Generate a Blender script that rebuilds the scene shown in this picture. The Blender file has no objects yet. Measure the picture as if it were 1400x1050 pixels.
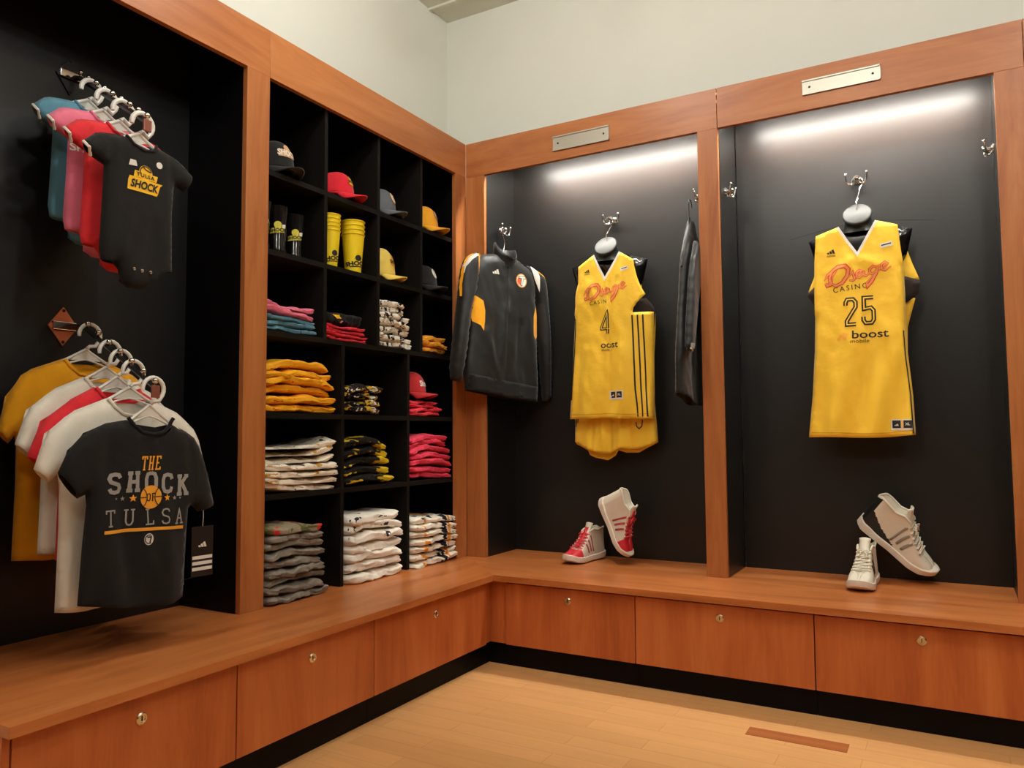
import bpy, bmesh, math, random
import numpy as np
from mathutils import Vector, Matrix, noise
from mathutils.geometry import delaunay_2d_cdt
SC = bpy.context.scene
COL = SC.collection
R = math.radians
PI = math.pi

# ------------------------------------------------------------------ camera
def make_camera():
    yaw, pit, rol, f = .5172802, .0632205, -.0071166, 1058.43
    fwd = Vector((-math.sin(yaw)*math.cos(pit), math.cos(yaw)*math.cos(pit), math.sin(pit)))
    rt = Vector((math.cos(yaw), math.sin(yaw), 0))
    up = rt.cross(fwd)
    rt2 = rt*math.cos(rol)+up*math.sin(rol)
    up2 = rt2.cross(fwd)
    m = Matrix((rt2, up2, -fwd)).transposed().to_4x4()
    m.translation = Vector((2.13895, -3.29262, 1.00219))
    cd = bpy.data.cameras.new('camera')
    cd.sensor_fit = 'HORIZONTAL'; cd.sensor_width = 36; cd.lens = 36*f/1400
    cd.clip_start = .02; cd.clip_end = 60
    co = bpy.data.objects.new('camera', cd)
    COL.objects.link(co); co.matrix_world = m
    SC.camera = co
make_camera()

# ------------------------------------------------------------------ world, exposure
w = bpy.data.worlds.new('world'); SC.world = w; w.use_nodes = True
w.node_tree.nodes['Background'].inputs[0].default_value = (1, .85, .65, 1)
w.node_tree.nodes['Background'].inputs[1].default_value = .02
SC.view_settings.view_transform = 'Standard'
SC.view_settings.look = 'None'
SC.view_settings.gamma = 1
SC.view_settings.use_curve_mapping = False
SC.view_settings.exposure = 0.0
try:
    SC.cycles.use_denoising = True
    SC.cycles.max_bounces = 8
    SC.cycles.diffuse_bounces = 4
    SC.cycles.sample_clamp_indirect = 6
except Exception: pass

CEIL_STR = 215.0       # hanging globe lamps
LED_STR = 200.0       # light strips behind the locker headers
LIGHTCOL = (1.0, .98, .94)
LEDCOL = (1.0, .98, .90)

# ------------------------------------------------------------------ materials
def lin(c):
    c = c/255.0
    return c/12.92 if c <= .04045 else ((c+.055)/1.055)**2.4
def rgb(r, g, b): return (lin(r), lin(g), lin(b), 1)
MATS = {}
def base_mat(name):
    m = bpy.data.materials.new(name); m.use_nodes = True
    nt = m.node_tree; b = nt.nodes['Principled BSDF']
    return m, nt, b
def N(nt, typ, **kw):
    n = nt.nodes.new(typ)
    for k, v in kw.items():
        if k in ('operation', 'blend_type', 'data_type', 'noise_dimensions', 'feature', 'interpolation'): setattr(n, k, v)
        else: n.inputs[k].default_value = v
    return n
def ramp(nt, stops):
    r = nt.nodes.new('ShaderNodeValToRGB')
    e = r.color_ramp.elements
    while len(e) < len(stops): e.new(.5)
    for i, (p, c) in enumerate(stops): e[i].position = p; e[i].color = c
    return r
def plain(name, col, rough=.5, metal=0, spec=.5, bump=0, bscale=200, emis=None, estr=0, alpha=1, trans=0):
    if name in MATS: return MATS[name]
    m, nt, b = base_mat(name)
    b.inputs['Base Color'].default_value = col
    b.inputs['Roughness'].default_value = rough
    b.inputs['Metallic'].default_value = metal
    b.inputs['Specular IOR Level'].default_value = spec
    if trans: b.inputs['Transmission Weight'].default_value = trans
    if emis:
        b.inputs['Emission Color'].default_value = emis
        b.inputs['Emission Strength'].default_value = estr
    if bump:
        tc = N(nt, 'ShaderNodeTexCoord'); n = N(nt, 'ShaderNodeTexNoise', Scale=bscale, Detail=3)
        bp = N(nt, 'ShaderNodeBump', Strength=bump, Distance=.002)
        nt.links.new(tc.outputs['Object'], n.inputs['Vector']); nt.links.new(n.outputs[0], bp.inputs['Height'])
        nt.links.new(bp.outputs[0], b.inputs['Normal'])
    MATS[name] = m
    return m
def cloth(name, col, rough=.85, sheen=.15, var=.10, spec=.2):
    """fabric: weave bump and slight tone variation"""
    if name in MATS: return MATS[name]
    m, nt, b = base_mat(name)
    tc = N(nt, 'ShaderNodeTexCoord')
    n1 = N(nt, 'ShaderNodeTexNoise', Scale=14, Detail=4)
    dark = tuple(c*(1-var) for c in col[:3])+(1,); lite = tuple(min(1, c*(1+var)) for c in col[:3])+(1,)
    r = ramp(nt, [(.3, dark), (.7, lite)])
    n2 = N(nt, 'ShaderNodeTexNoise', Scale=900, Detail=1)
    n3 = N(nt, 'ShaderNodeTexNoise', Scale=38, Detail=3)
    ad = N(nt, 'ShaderNodeMath', operation='MULTIPLY_ADD'); ad.inputs[1].default_value = .12
    bp = N(nt, 'ShaderNodeBump', Strength=.35, Distance=.004)
    for n in (n1, n2, n3): nt.links.new(tc.outputs['Object'], n.inputs['Vector'])
    nt.links.new(n1.outputs[0], r.inputs[0]); nt.links.new(r.outputs[0], b.inputs['Base Color'])
    nt.links.new(n2.outputs[0], ad.inputs[0]); nt.links.new(n3.outputs[0], ad.inputs[2])
    nt.links.new(ad.outputs[0], bp.inputs['Height']); nt.links.new(bp.outputs[0], b.inputs['Normal'])
    b.inputs['Roughness'].default_value = rough
    b.inputs['Specular IOR Level'].default_value = spec
    b.inputs['Sheen Weight'].default_value = sheen
    MATS[name] = m
    return m
def printed(name, base, inks, scale=28, thr=.56, stretch=(1, 1, 1)):
    """fabric with an irregular all-over print of one or two inks"""
    if name in MATS: return MATS[name]
    m, nt, b = base_mat(name)
    tc = N(nt, 'ShaderNodeTexCoord'); mp = N(nt, 'ShaderNodeMapping'); mp.inputs['Scale'].default_value = stretch
    nt.links.new(tc.outputs['Object'], mp.inputs['Vector'])
    prev = None
    for i, ink in enumerate(inks):
        n = N(nt, 'ShaderNodeTexNoise', Scale=scale*(1+.35*i), Detail=2.5, Distortion=.8)
        off = N(nt, 'ShaderNodeVectorMath', operation='ADD'); off.inputs[1].default_value = (3.1*i, 1.7*i, 5*i)
        nt.links.new(mp.outputs[0], off.inputs[0]); nt.links.new(off.outputs[0], n.inputs['Vector'])
        r = ramp(nt, [(thr, (0, 0, 0, 1)), (thr+.015, (1, 1, 1, 1))])
        nt.links.new(n.outputs[0], r.inputs[0])
        mx = nt.nodes.new('ShaderNodeMixRGB')
        nt.links.new(r.outputs[0], mx.inputs[0])
        mx.inputs[1].default_value = base; mx.inputs[2].default_value = ink
        if prev: nt.links.new(prev.outputs[0], mx.inputs[1])
        prev = mx
    nt.links.new(prev.outputs[0], b.inputs['Base Color'])
    b.inputs['Roughness'].default_value = .8; b.inputs['Specular IOR Level'].default_value = .25
    MATS[name] = m
    return m
def wood(name, axis, dark=rgb(148, 84, 42), mid=rgb(170, 104, 55), lite=rgb(186, 122, 70), rough=.38, sc=1.0):
    """cherry laminate with the grain along one axis"""
    if name in MATS: return MATS[name]
    m, nt, b = base_mat(name)
    tc = N(nt, 'ShaderNodeTexCoord')
    mp = N(nt, 'ShaderNodeMapping'); s = [9*sc, 9*sc, 9*sc]; s['xyz'.index(axis)] = 1.1*sc
    mp.inputs['Scale'].default_value = s
    oi = N(nt, 'ShaderNodeObjectInfo')
    ml = N(nt, 'ShaderNodeVectorMath', operation='SCALE'); ml.inputs['Scale'].default_value = 7
    ad = N(nt, 'ShaderNodeVectorMath', operation='ADD')
    cb = N(nt, 'ShaderNodeCombineXYZ')
    for k in range(3): nt.links.new(oi.outputs['Random'], cb.inputs[k])
    nt.links.new(cb.outputs[0], ml.inputs[0]); nt.links.new(tc.outputs['Object'], ad.inputs[0]); nt.links.new(ml.outputs[0], ad.inputs[1])
    nt.links.new(ad.outputs[0], mp.inputs[0])
    n1 = N(nt, 'ShaderNodeTexNoise', Scale=1.0, Detail=5, Roughness=.6, Distortion=1.2)
    mp2 = N(nt, 'ShaderNodeMapping'); s2 = [130, 130, 130]; s2['xyz'.index(axis)] = 6
    mp2.inputs['Scale'].default_value = s2
    n2 = N(nt, 'ShaderNodeTexNoise', Scale=1.0, Detail=2)
    nt.links.new(mp.outputs[0], n1.inputs['Vector']); nt.links.new(tc.outputs['Object'], mp2.inputs[0]); nt.links.new(mp2.outputs[0], n2.inputs['Vector'])
    mixv = N(nt, 'ShaderNodeMath', operation='MULTIPLY_ADD'); mixv.inputs[1].default_value = .16
    sb = N(nt, 'ShaderNodeMath', operation='SUBTRACT'); sb.inputs[1].default_value = .08
    nt.links.new(n2.outputs[0], mixv.inputs[0]); nt.links.new(n1.outputs[0], sb.inputs[0]); nt.links.new(sb.outputs[0], mixv.inputs[2])
    r = ramp(nt, [(.28, dark), (.5, mid), (.74, lite)])
    nt.links.new(mixv.outputs[0], r.inputs[0]); nt.links.new(r.outputs[0], b.inputs['Base Color'])
    b.inputs['Roughness'].default_value = rough
    b.inputs['Specular IOR Level'].default_value = .4
    MATS[name] = m
    return m
def floor_mat():
    m, nt, b = base_mat('floor_planks')
    tc = N(nt, 'ShaderNodeTexCoord')
    br = nt.nodes.new('ShaderNodeTexBrick')
    br.offset = .37; br.inputs['Scale'].default_value = 1
    br.inputs['Brick Width'].default_value = .62; br.inputs['Row Height'].default_value = .082
    br.inputs['Mortar Size'].default_value = .0012; br.inputs['Mortar Smooth'].default_value = .4
    br.inputs['Color1'].default_value = rgb(226, 170, 110); br.inputs['Color2'].default_value = rgb(216, 160, 102)
    br.inputs['Mortar'].default_value = rgb(200, 142, 88)
    nt.links.new(tc.outputs['Object'], br.inputs['Vector'])
    mp = N(nt, 'ShaderNodeMapping'); mp.inputs['Scale'].default_value = (3, 34, 1)
    n = N(nt, 'ShaderNodeTexNoise', Scale=1, Detail=5, Distortion=.6)
    nt.links.new(tc.outputs['Object'], mp.inputs[0]); nt.links.new(mp.outputs[0], n.inputs['Vector'])
    r = ramp(nt, [(.3, (.80, .78, .76, 1)), (.7, (1, 1, 1, 1))])
    mx = nt.nodes.new('ShaderNodeMixRGB'); mx.blend_type = 'MULTIPLY'; mx.inputs[0].default_value = .40
    nt.links.new(n.outputs[0], r.inputs[0]); nt.links.new(br.outputs[0], mx.inputs[1]); nt.links.new(r.outputs[0], mx.inputs[2])
    nt.links.new(mx.outputs[0], b.inputs['Base Color'])
    b.inputs['Roughness'].default_value = .42; b.inputs['Specular IOR Level'].default_value = .35
    return m
WOODX = wood('cherry_x', 'x'); WOODY = wood('cherry_y', 'y'); WOODZ = wood('cherry_z', 'z')
BLACK = plain('black_laminate', rgb(12, 12, 11), rough=.50, spec=.32, bump=.04, bscale=300)
BLACK.node_tree.nodes['Principled BSDF'].inputs['Coat Weight'].default_value = .40
BLACK.node_tree.nodes['Principled BSDF'].inputs['Coat Roughness'].default_value = .29
BLACKM = plain('black_panel', rgb(9, 8, 9), rough=.5, spec=.12, bump=.05, bscale=300)
SHELF = plain('black_shelf', rgb(19, 16, 13), rough=.6, spec=.15)
CHROME = plain('chrome', (.82, .8, .78, 1), rough=.12, metal=1)
STEEL = plain('brushed_steel', rgb(178, 173, 160), rough=.38, metal=.75)
DARKM = plain('dark_hole', rgb(12, 10, 9), rough=.7)
BRASS = plain('satin_brass', rgb(224, 214, 190), rough=.25, metal=1)
PAINT = plain('wall_paint', rgb(224, 224, 212), rough=.9, spec=.2, bump=.15, bscale=260)
CEILP = plain('ceiling_paint', rgb(222, 220, 204), rough=.95, spec=.1, bump=.2, bscale=180)
BPLAST = plain('black_plastic', rgb(14, 14, 15), rough=.16, spec=.6)
WPLAST = plain('white_plastic', rgb(232, 230, 220), rough=.3)
WIREM = plain('black_wire', rgb(18, 16, 15), rough=.4)

# ------------------------------------------------------------------ mesh builder
class MB:
    def __init__(s): s.v = []; s.f = []; s.m = []
    def add(s, vs, fs, mi=0):
        o = len(s.v); s.v += [tuple(p) for p in vs]
        for q in fs: s.f.append(tuple(i+o for i in q)); s.m.append(mi)
        return s
    def box(s, a, b, mi=0, bev=0.0):
        x0, y0, z0 = [min(a[i], b[i]) for i in range(3)]; x1, y1, z1 = [max(a[i], b[i]) for i in range(3)]
        if bev <= 0:
            vs = [(x0, y0, z0), (x1, y0, z0), (x1, y1, z0), (x0, y1, z0), (x0, y0, z1), (x1, y0, z1), (x1, y1, z1), (x0, y1, z1)]
            return s.add(vs, [(0, 3, 2, 1), (4, 5, 6, 7), (0, 1, 5, 4), (1, 2, 6, 5), (2, 3, 7, 6), (3, 0, 4, 7)], mi)
        bm = bmesh.new(); bmesh.ops.create_cube(bm, size=1)
        for v in bm.verts: v.co = Vector(((x0+x1)/2+v.co.x*(x1-x0), (y0+y1)/2+v.co.y*(y1-y0), (z0+z1)/2+v.co.z*(z1-z0)))
        bmesh.ops.bevel(bm, geom=list(bm.edges), offset=bev, segments=2, profile=.5, affect='EDGES')
        bm.verts.ensure_lookup_table()
        s.add([v.co[:] for v in bm.verts], [[v.index for v in f.verts] for f in bm.faces], mi); bm.free()
        return s
    def tube(s, pts, r, n=8, mi=0, cap=True, flat=None):
        pts = [Vector(p) for p in pts]; rs = r if isinstance(r, (list, tuple)) else [r]*len(pts)
        vs = []; fs = []; prev = None
        for i, p in enumerate(pts):
            t = (pts[min(i+1, len(pts)-1)]-pts[max(i-1, 0)]).normalized()
            if prev is None:
                a = Vector((0, 0, 1)) if abs(t.z) < .9 else Vector((1, 0, 0))
                u = t.cross(a).normalized()
            else:
                u = (prev-t*prev.dot(t))
                u = u.normalized() if u.length > 1e-6 else t.orthogonal().normalized()
            prev = u; w_ = t.cross(u)
            for k in range(n):
                a = 2*PI*k/n; q = p+(u*math.cos(a)+w_*math.sin(a))*rs[i]
                if flat: q = p+Vector([(q-p)[j]*flat[j] for j in range(3)])
                vs.append(q)
        for i in range(len(pts)-1):
            for k in range(n):
                fs.append((i*n+k, i*n+(k+1) % n, (i+1)*n+(k+1) % n, (i+1)*n+k))
        if cap: fs.append(tuple(range(n-1, -1, -1))); fs.append(tuple(range((len(pts)-1)*n, len(pts)*n)))
        return s.add(vs, fs, mi)
    def lathe(s, prof, c=(0, 0, 0), axis=(0, 0, 1), n=24, mi=0, sx=1, sy=1):
        ax = Vector(axis).normalized(); q = Vector((0, 0, 1)).rotation_difference(ax); c = Vector(c)
        vs = []; fs = []
        for (r, z) in prof:
            for k in range(n):
                a = 2*PI*k/n; vs.append(c+q@Vector((r*math.cos(a)*sx, r*math.sin(a)*sy, z)))
        for i in range(len(prof)-1):
            for k in range(n): fs.append((i*n+k, i*n+(k+1) % n, (i+1)*n+(k+1) % n, (i+1)*n+k))
        if prof[0][0] > 1e-6: fs.append(tuple(range(n-1, -1, -1)))
        if prof[-1][0] > 1e-6: fs.append(tuple(range((len(prof)-1)*n, len(prof)*n)))
        return s.add(vs, fs, mi)
    def ball(s, c, r, n=12, mi=0, sc=(1, 1, 1)):
        bm = bmesh.new(); bmesh.ops.create_uvsphere(bm, u_segments=n, v_segments=max(6, n//2+2), radius=r)
        s.add([(c[0]+v.co.x*sc[0], c[1]+v.co.y*sc[1], c[2]+v.co.z*sc[2]) for v in bm.verts], [[v.index for v in f.verts] for f in bm.faces], mi); bm.free()
        return s
    def build(s, name, mats, parent=None, smooth=False, org=None, merge=False):
        me = bpy.data.meshes.new(name)
        vs = s.v
        if org is None and parent is not None and parent.rotation_euler.z == 0 and parent.get('_w'): org = abs_loc(parent)
        if org is not None: vs = [(x-org[0], y-org[1], z-org[2]) for x, y, z in vs]
        me.from_pydata(vs, [], s.f)
        if not isinstance(mats, (list, tuple)): mats = [mats]
        for m in mats: me.materials.append(m)
        me.polygons.foreach_set('material_index', s.m)
        if merge:
            bm = bmesh.new(); bm.from_mesh(me); bmesh.ops.remove_doubles(bm, verts=bm.verts, dist=merge if merge is not True else 1e-5)
            bmesh.ops.recalc_face_normals(bm, faces=bm.faces); bm.to_mesh(me); bm.free()
        else:
            bm = bmesh.new(); bm.from_mesh(me); bmesh.ops.recalc_face_normals(bm, faces=bm.faces); bm.to_mesh(me); bm.free()
        if smooth:
            me.shade_smooth() if hasattr(me, 'shade_smooth') else [setattr(p, 'use_smooth', True) for p in me.polygons]
            if smooth != 'full':
                try: me.set_sharp_from_angle(angle=R(40))
                except Exception: pass
        me.update()
        o = bpy.data.objects.new(name, me); COL.objects.link(o)
        if parent is not None: o.parent = parent
        return o
def abs_loc(o):
    v = Vector((0, 0, 0))
    while o is not None: v += o.location; o = o.parent
    return v
def tag(o, label=None, cat=None, group=None, kind=None):
    if label: o['label'] = label
    if cat: o['category'] = cat
    if group: o['group'] = group
    if kind: o['kind'] = kind
    return o
WROOTS = []
def root(name, label, cat, loc=(0, 0, 0), rz=0, group=None, world=False):
    """an Empty at the thing's base; world=True: its parts are given in world coordinates"""
    o = bpy.data.objects.new(name, None); COL.objects.link(o); o.empty_display_size = .05
    o.location = loc; o.rotation_euler = (0, 0, rz)
    if world: o['_w'] = 1; WROOTS.append(o)
    return tag(o, label, cat, group)
def copy_tree(o, parent=None):
    c = o.copy(); COL.objects.link(c); c.parent = parent
    for ch in [x for x in COL.objects if x.parent == o]: copy_tree(ch, c)
    return c
def struct(o): o['kind'] = 'structure'; return o

# ------------------------------------------------------------------ dimensions (metres)
ZB = .39; ZT = 2.3153; H = 2.4924; D = .311; TH = .022
BX = .388; BF = .358

# ------------------------------------------------------------------ room
struct(MB().box((-.36, -6, -.05), (6, .36, 0)).build('floor', floor_mat()))
FLP = wood('dark_floor_plank', 'x', dark=rgb(150, 84, 40), mid=rgb(168, 98, 52), lite=rgb(182, 110, 60), rough=.42)
struct(MB().box((1.50, -.625, 0), (1.812, -.552, .0012)).build('floor_1', FLP))
struct(MB().box((-.42, -6, 0), (-.36, .36, 3.41)).build('wall_left', PAINT))
struct(MB().box((-.36, .36, 0), (6, .42, 3.41)).build('wall_back', PAINT))
DARKW = plain('dark_wood_wall', rgb(84, 58, 42), rough=.7, spec=.2)
struct(MB().box((6, -6, 0), (6.06, .42, 3.41)).build('wall_right', DARKW))
struct(MB().box((-.42, -6.06, 0), (6.06, -6, 3.41)).build('wall_front', DARKW))
struct(MB().box((-.42, -6.06, 3.41), (6.06, .42, 3.5)).build('ceiling', CEILP))
struct(MB().box((-.36, .17, 3.398), (6, .196, 3.41)).build('trim_1', CEILP))

# unseen lamps above the frame, made hanging globes to throw more light on the walls
PANEL = plain('light_diffuser', (1, 1, 1, 1), rough=.5, emis=LIGHTCOL+(1,), estr=CEIL_STR)
WMET = plain('white_metal', rgb(235, 235, 230), rough=.4)
def globe_lamp(x, y, z, label, r=.062):
    t = root('pendant_lamp', label, 'lamp', (x, y, z), world=True, group='unseen opal globe lamps above the shop floor')
    MB().lathe([(.05, 0), (.05, .02), (.01, .03)], (x, y, 3.38), (0, 0, 1), 20).build('canopy', WMET, t, smooth=True)
    MB().tube([(x, y, z+r), (x, y, 3.385)], .006, 8).build('rod', WMET, t, smooth=True)
    MB().ball((x, y, z), r, 24).build('globe', PANEL, t, smooth='full')
for (x, y) in ((.80, -1.30), (1.75, -2.3), (.9, -3.9), (2.9, -3.9), (2.75, -1.75), (4.2, -1.7)):  # one globe towards the right is added to brighten the wall there
    globe_lamp(x, y, 3.14, 'unseen opal globe lamp hung below the pale ceiling to brighten the walls')

# ------------------------------------------------------------------ hooks, plates, lamps
def coat_hook(parent, p, out, side):
    """double coat hook: disc on the wall, two curved arms spreading along 'side', ball tips"""
    p = Vector(p); out = Vector(out); side = Vector(side); up = Vector((0, 0, 1))
    m = MB()
    m.lathe([(.0, 0), (.019, 0), (.019, .004), (.014, .008), (.007, .012), (.007, .022), (.011, .026), (.012, .033), (.008, .038), (0, .039)], p, out, 18)
    for s in (-1, 1):
        pts = [p+out*.012+up*-.012]
        for k in range(9):
            a = k/8*PI*.62
            pts.append(p+out*(.018+.018*k/8)+side*s*(.006+.036*math.sin(a/1.2))+up*(-.014-.014*math.sin(a*1.6)+.034*(k/8)**2.2))
        m.tube(pts, .0035, 8); m.ball(pts[-1], .0065, 10)
    # small lower prong
    pts = [p+out*.008-up*.01, p+out*.015-up*.026-side*.012, p+out*.026-up*.032-side*.018, p+out*.034-up*.026-side*.02]
    m.tube(pts, .003, 7); m.ball(pts[-1], .005, 8)
    return m.build('coat_hook', CHROME, parent, smooth=True)
def name_plate(parent, x0, x1, z0, z1):
    f = MB().box((x0, -.004, z0), (x1, -.0005, z1), bev=.0006)
    f.box((x0, -.008, z1-.006), (x1, -.003, z1)).box((x0, -.008, z0), (x1, -.003, z0+.005))
    f.box((x1-.003, -.008, z0), (x1, -.003, z1))
    o = f.build('name_plate', STEEL, parent)
    for x in (x0+.028, x1-.028):
        s = MB().lathe([(.0045, 0), (.0045, .0015), (.003, .003), (0, .003)], (x, -.004, (z0+z1)/2), (0, -1, 0), 10)
        c = s.build('screw', DARKM, None, smooth=True, org=abs_loc(parent)); c.parent = o
    return o
LEDM = plain('lamp_strip', (1, 1, 1, 1), emis=LEDCOL+(1,), estr=LED_STR)
def strip_lamp(x0, x1, label):
    t = root('strip_lamp', label, 'lamp', ((x0+x1)/2, .075, 2.47), world=True)
    MB().box((x0-.02, .045, 2.445), (x1+.02, .105, 2.468), bev=.003).build('housing', WMET, t)
    MB().box((x0, .06, 2.437), (x1, .09, 2.446)).build('diffuser', LEDM, t)

# ------------------------------------------------------------------ locker cabinets, right wall (fronts face -y)
def locker_right(x0, x1, a, b, label, left_stile, right_stile):
    """x0..x1 outer; a..b opening"""
    t = root('locker_cabinet', label, 'cabinet', ((x0+x1)/2, .15, ZB), world=True)
    MB().box((x0+.0006, 0, ZT), (x1-.0006, TH, H), bev=.001).build('header', WOODX, t)
    if left_stile: MB().box((x0, .0005, ZB), (a, TH, ZT), bev=.001).build('stile', WOODZ, t)
    if right_stile: MB().box((b, .0005, ZB), (x1, TH, ZT), bev=.001).build('stile', WOODZ, t)
    MB().box((x0+.004, D, ZB), (x1-.004, D+.018, H-.003)).build('back_panel', BLACK, t)
    MB().box((max(x0, a-.02), TH, ZB), (max(x0, a-.02)+.018 if a-.02 > x0 else a, D, H-.003)).build('side_panel', BLACK, t)
    MB().box((b+.002, TH, ZB), (b+.02, D, H-.003)).build('side_panel', BLACK, t)
    MB().box((x0+.004, TH, H-.02), (x1-.004, D, H-.002)).build('top_panel', BLACKM, t)
    return t
L3 = locker_right(.0, 1.2965, .110, 1.2082, 'open locker with yellow number 4 jersey inside', True, True)
L4 = locker_right(1.2975, 2.41, 1.2985, 2.3158, 'open locker with yellow number 25 jersey and white shoes', False, True)
L5 = locker_right(2.411, 3.43, 2.412, 3.335, 'cherry wood locker cut off by the right edge', False, True)
name_plate(L3, .504, .797, 2.360, 2.431)
name_plate(L4, 1.650, 1.942, 2.377, 2.438)
MB().box((1.2945, -.0012, 2.462), (1.2995, .0, 2.472)).box((1.2955, -.0012, 2.425), (1.299, .0, 2.44)).build('chipped_edge', plain('raw_edge', rgb(235, 205, 160), rough=.8), L4)
coat_hook(L3, (.684, D, 2.072), (0, -1, 0), (1, 0, 0))
coat_hook(L3, (.13, .13, 2.052), (1, 0, 0), (0, 1, 0))
coat_hook(L3, (1.209, .10, 2.06), (-1, 0, 0), (0, 1, 0))
coat_hook(L4, (1.815, D, 2.085), (0, -1, 0), (1, 0, 0))
coat_hook(L4, (1.2995, .10, 2.06), (1, 0, 0), (0, 1, 0))
coat_hook(L4, (2.316, .18, 2.09), (-1, 0, 0), (0, 1, 0))
strip_lamp(.22, 1.10, 'left strip light, behind the header above the number 4 jersey')
strip_lamp(1.37, 2.27, 'right strip light, behind the header above the number 25 jersey')

# ------------------------------------------------------------------ left wall: open locker and cubby unit (fronts face +x)
def locker_left():
    t = root('locker_cabinet', 'open black-lined locker with baby bodysuits and T-shirts hanging inside', 'cabinet', (-.15, -1.87, ZB), world=True)
    y0, y1 = -2.36, -1.3181
    MB().box((-TH, y0, ZT), (0, y1, H), bev=.001).build('header', WOODY, t)
    MB().box((-TH, -1.4223, ZB), (0, y1, ZT), bev=.001).build('stile', WOODZ, t)
    MB().box((-TH, y0, ZB), (0, -2.28, ZT), bev=.001).build('stile', WOODZ, t)
    MB().box((-D-.018, y0+.004, ZB), (-D, -1.36, H-.003)).build('back_panel', BLACK, t)
    MB().box((-D, -1.4223, ZB), (-TH, -1.404, H-.003)).build('side_panel', BLACKM, t)
    MB().box((-D, y0+.004, ZB), (-TH, y0+.022, H-.003)).build('side_panel', BLACKM, t)
    MB().box((-D, y0+.02, H-.02), (-TH, -1.41, H-.002)).build('top_panel', BLACKM, t)
    return t
L1 = locker_left()
ORNG = wood('orange_plate', 'z', dark=rgb(222, 120, 78), mid=rgb(236, 136, 92), lite=rgb(240, 150, 108))
def display_arm(z_pts, nball, label_plate, ball0):
    """sloping face-out rod with balls; z_pts are (x, z) along y=-1.87"""
    y = -1.87; m = MB()
    pts = [(x, y, z) for x, z in z_pts]
    m.tube(pts, .0085, 4)
    m.box((-D, y-.035, z_pts[0][1]-.014), (-D+.012, y+.035, z_pts[0][1]+.014), bev=.002)
    arm = m.build('display_arm', WIREM, L1, smooth=True)
    x1, z1 = z_pts[-1]; x0, z0 = z_pts[1]
    for k in range(nball):
        f = ball0+(1-ball0)*k/(nball-1)
        b = MB().ball((x0+(x1-x0)*f, y, z0+(z1-z0)*f+.019), .009, 12); b.tube([(x0+(x1-x0)*f, y, z0+(z1-z0)*f), (x0+(x1-x0)*f, y, z0+(z1-z0)*f+.016)], .004, 6)
        o = b.build('ball', CHROME, None, smooth=True, org=abs_loc(L1)); o.parent = arm
    o = MB().box((x1-.002, y-.013, z1-.03), (x1+.005, y+.013, z1+.006), bev=.002).build('end_cap', plain('copper_cap', rgb(150, 92, 78), rough=.35, metal=.5), None, org=abs_loc(L1)); o.parent = arm
    return arm
display_arm([(-.311, 1.350), (-.20, 1.340), (.15, 1.140)], 7, True, .05)
display_arm([(-.311, 2.165), (-.26, 2.150), (.085, 1.935)], 9, False, .0)
# diamond plates behind the arms
def diamond(zc, mat):
    m = MB(); y = -1.875; h = .062; w_ = .047
    q = [(y, zc-h), (y+w_, zc), (y, zc+h), (y-w_, zc)]
    m.add([(-D+.0005, a, b) for a, b in q]+[(-D+.006, a, b) for a, b in q], [(4, 5, 6, 7), (0, 1, 5, 4), (1, 2, 6, 5), (2, 3, 7, 6), (3, 0, 4, 7)])
    o = m.build('mounting_plate', mat, L1)
    for (dy, dz) in ((0, h-.012), (0, -h+.012)):
        s = MB().lathe([(.005, 0), (.005, .002), (0, .003)], (-D+.006, y+dy, zc+dz), (1, 0, 0), 10).build('screw', DARKM, None, org=abs_loc(L1)); s.parent = o
    s = MB().box((-D+.006, y-.038, zc-.012), (-D+.016, y+.038, zc+.014), bev=.002).build('clamp', CHROME, None, org=abs_loc(L1)); s.parent = o
diamond(1.350, ORNG); diamond(2.165, WIREM)

def cubby():
    t = root('cubby_cabinet', 'open cubbyhole cabinet holding caps, cups and folded shirts', 'cabinet', (-.15, -.7, ZB), world=True)
    y0, y1 = -1.3171, -.0005
    MB().box((-TH, y0, ZT), (0, y1, H), bev=.001).build('header', WOODY, t)
    MB().box((-TH, -.0938, ZB), (0, y1, ZT), bev=.001).build('stile', WOODZ, t)
    MB().box((-D-.018, y0+.001, ZB), (-D, -.01, H-.003)).build('back_panel', BLACKM, t)
    MB().box((-D, y0, ZB), (-TH-.002, -1.303, H-.003)).build('side_panel', BLACKM, t)
    MB().box((-D, -.045, ZB), (-TH, -.027, H-.003)).build('side_panel', BLACKM, t)
    MB().box((-D, y0+.02, H-.02), (-TH, -.045, H-.002)).build('top_panel', BLACKM, t)
    for z in SHZ: MB().box((-D, -1.303, z-.020), (-TH-.002, -.045, z)).build('shelf', SHELF, t)
    for y in (-.995, -.665, -.350): MB().box((-D, y-.009, SHZ[2]), (-TH-.003, y+.009, H-.02)).build('divider', SHELF, t)
    for y in (-.887, -.450): MB().box((-D, y-.009, ZB), (-TH-.003, y+.009, SHZ[2]-.02)).build('divider', SHELF, t)
    return t
SHZ = [.785, 1.083, 1.385, 1.686, 1.982]
cubby()

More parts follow.
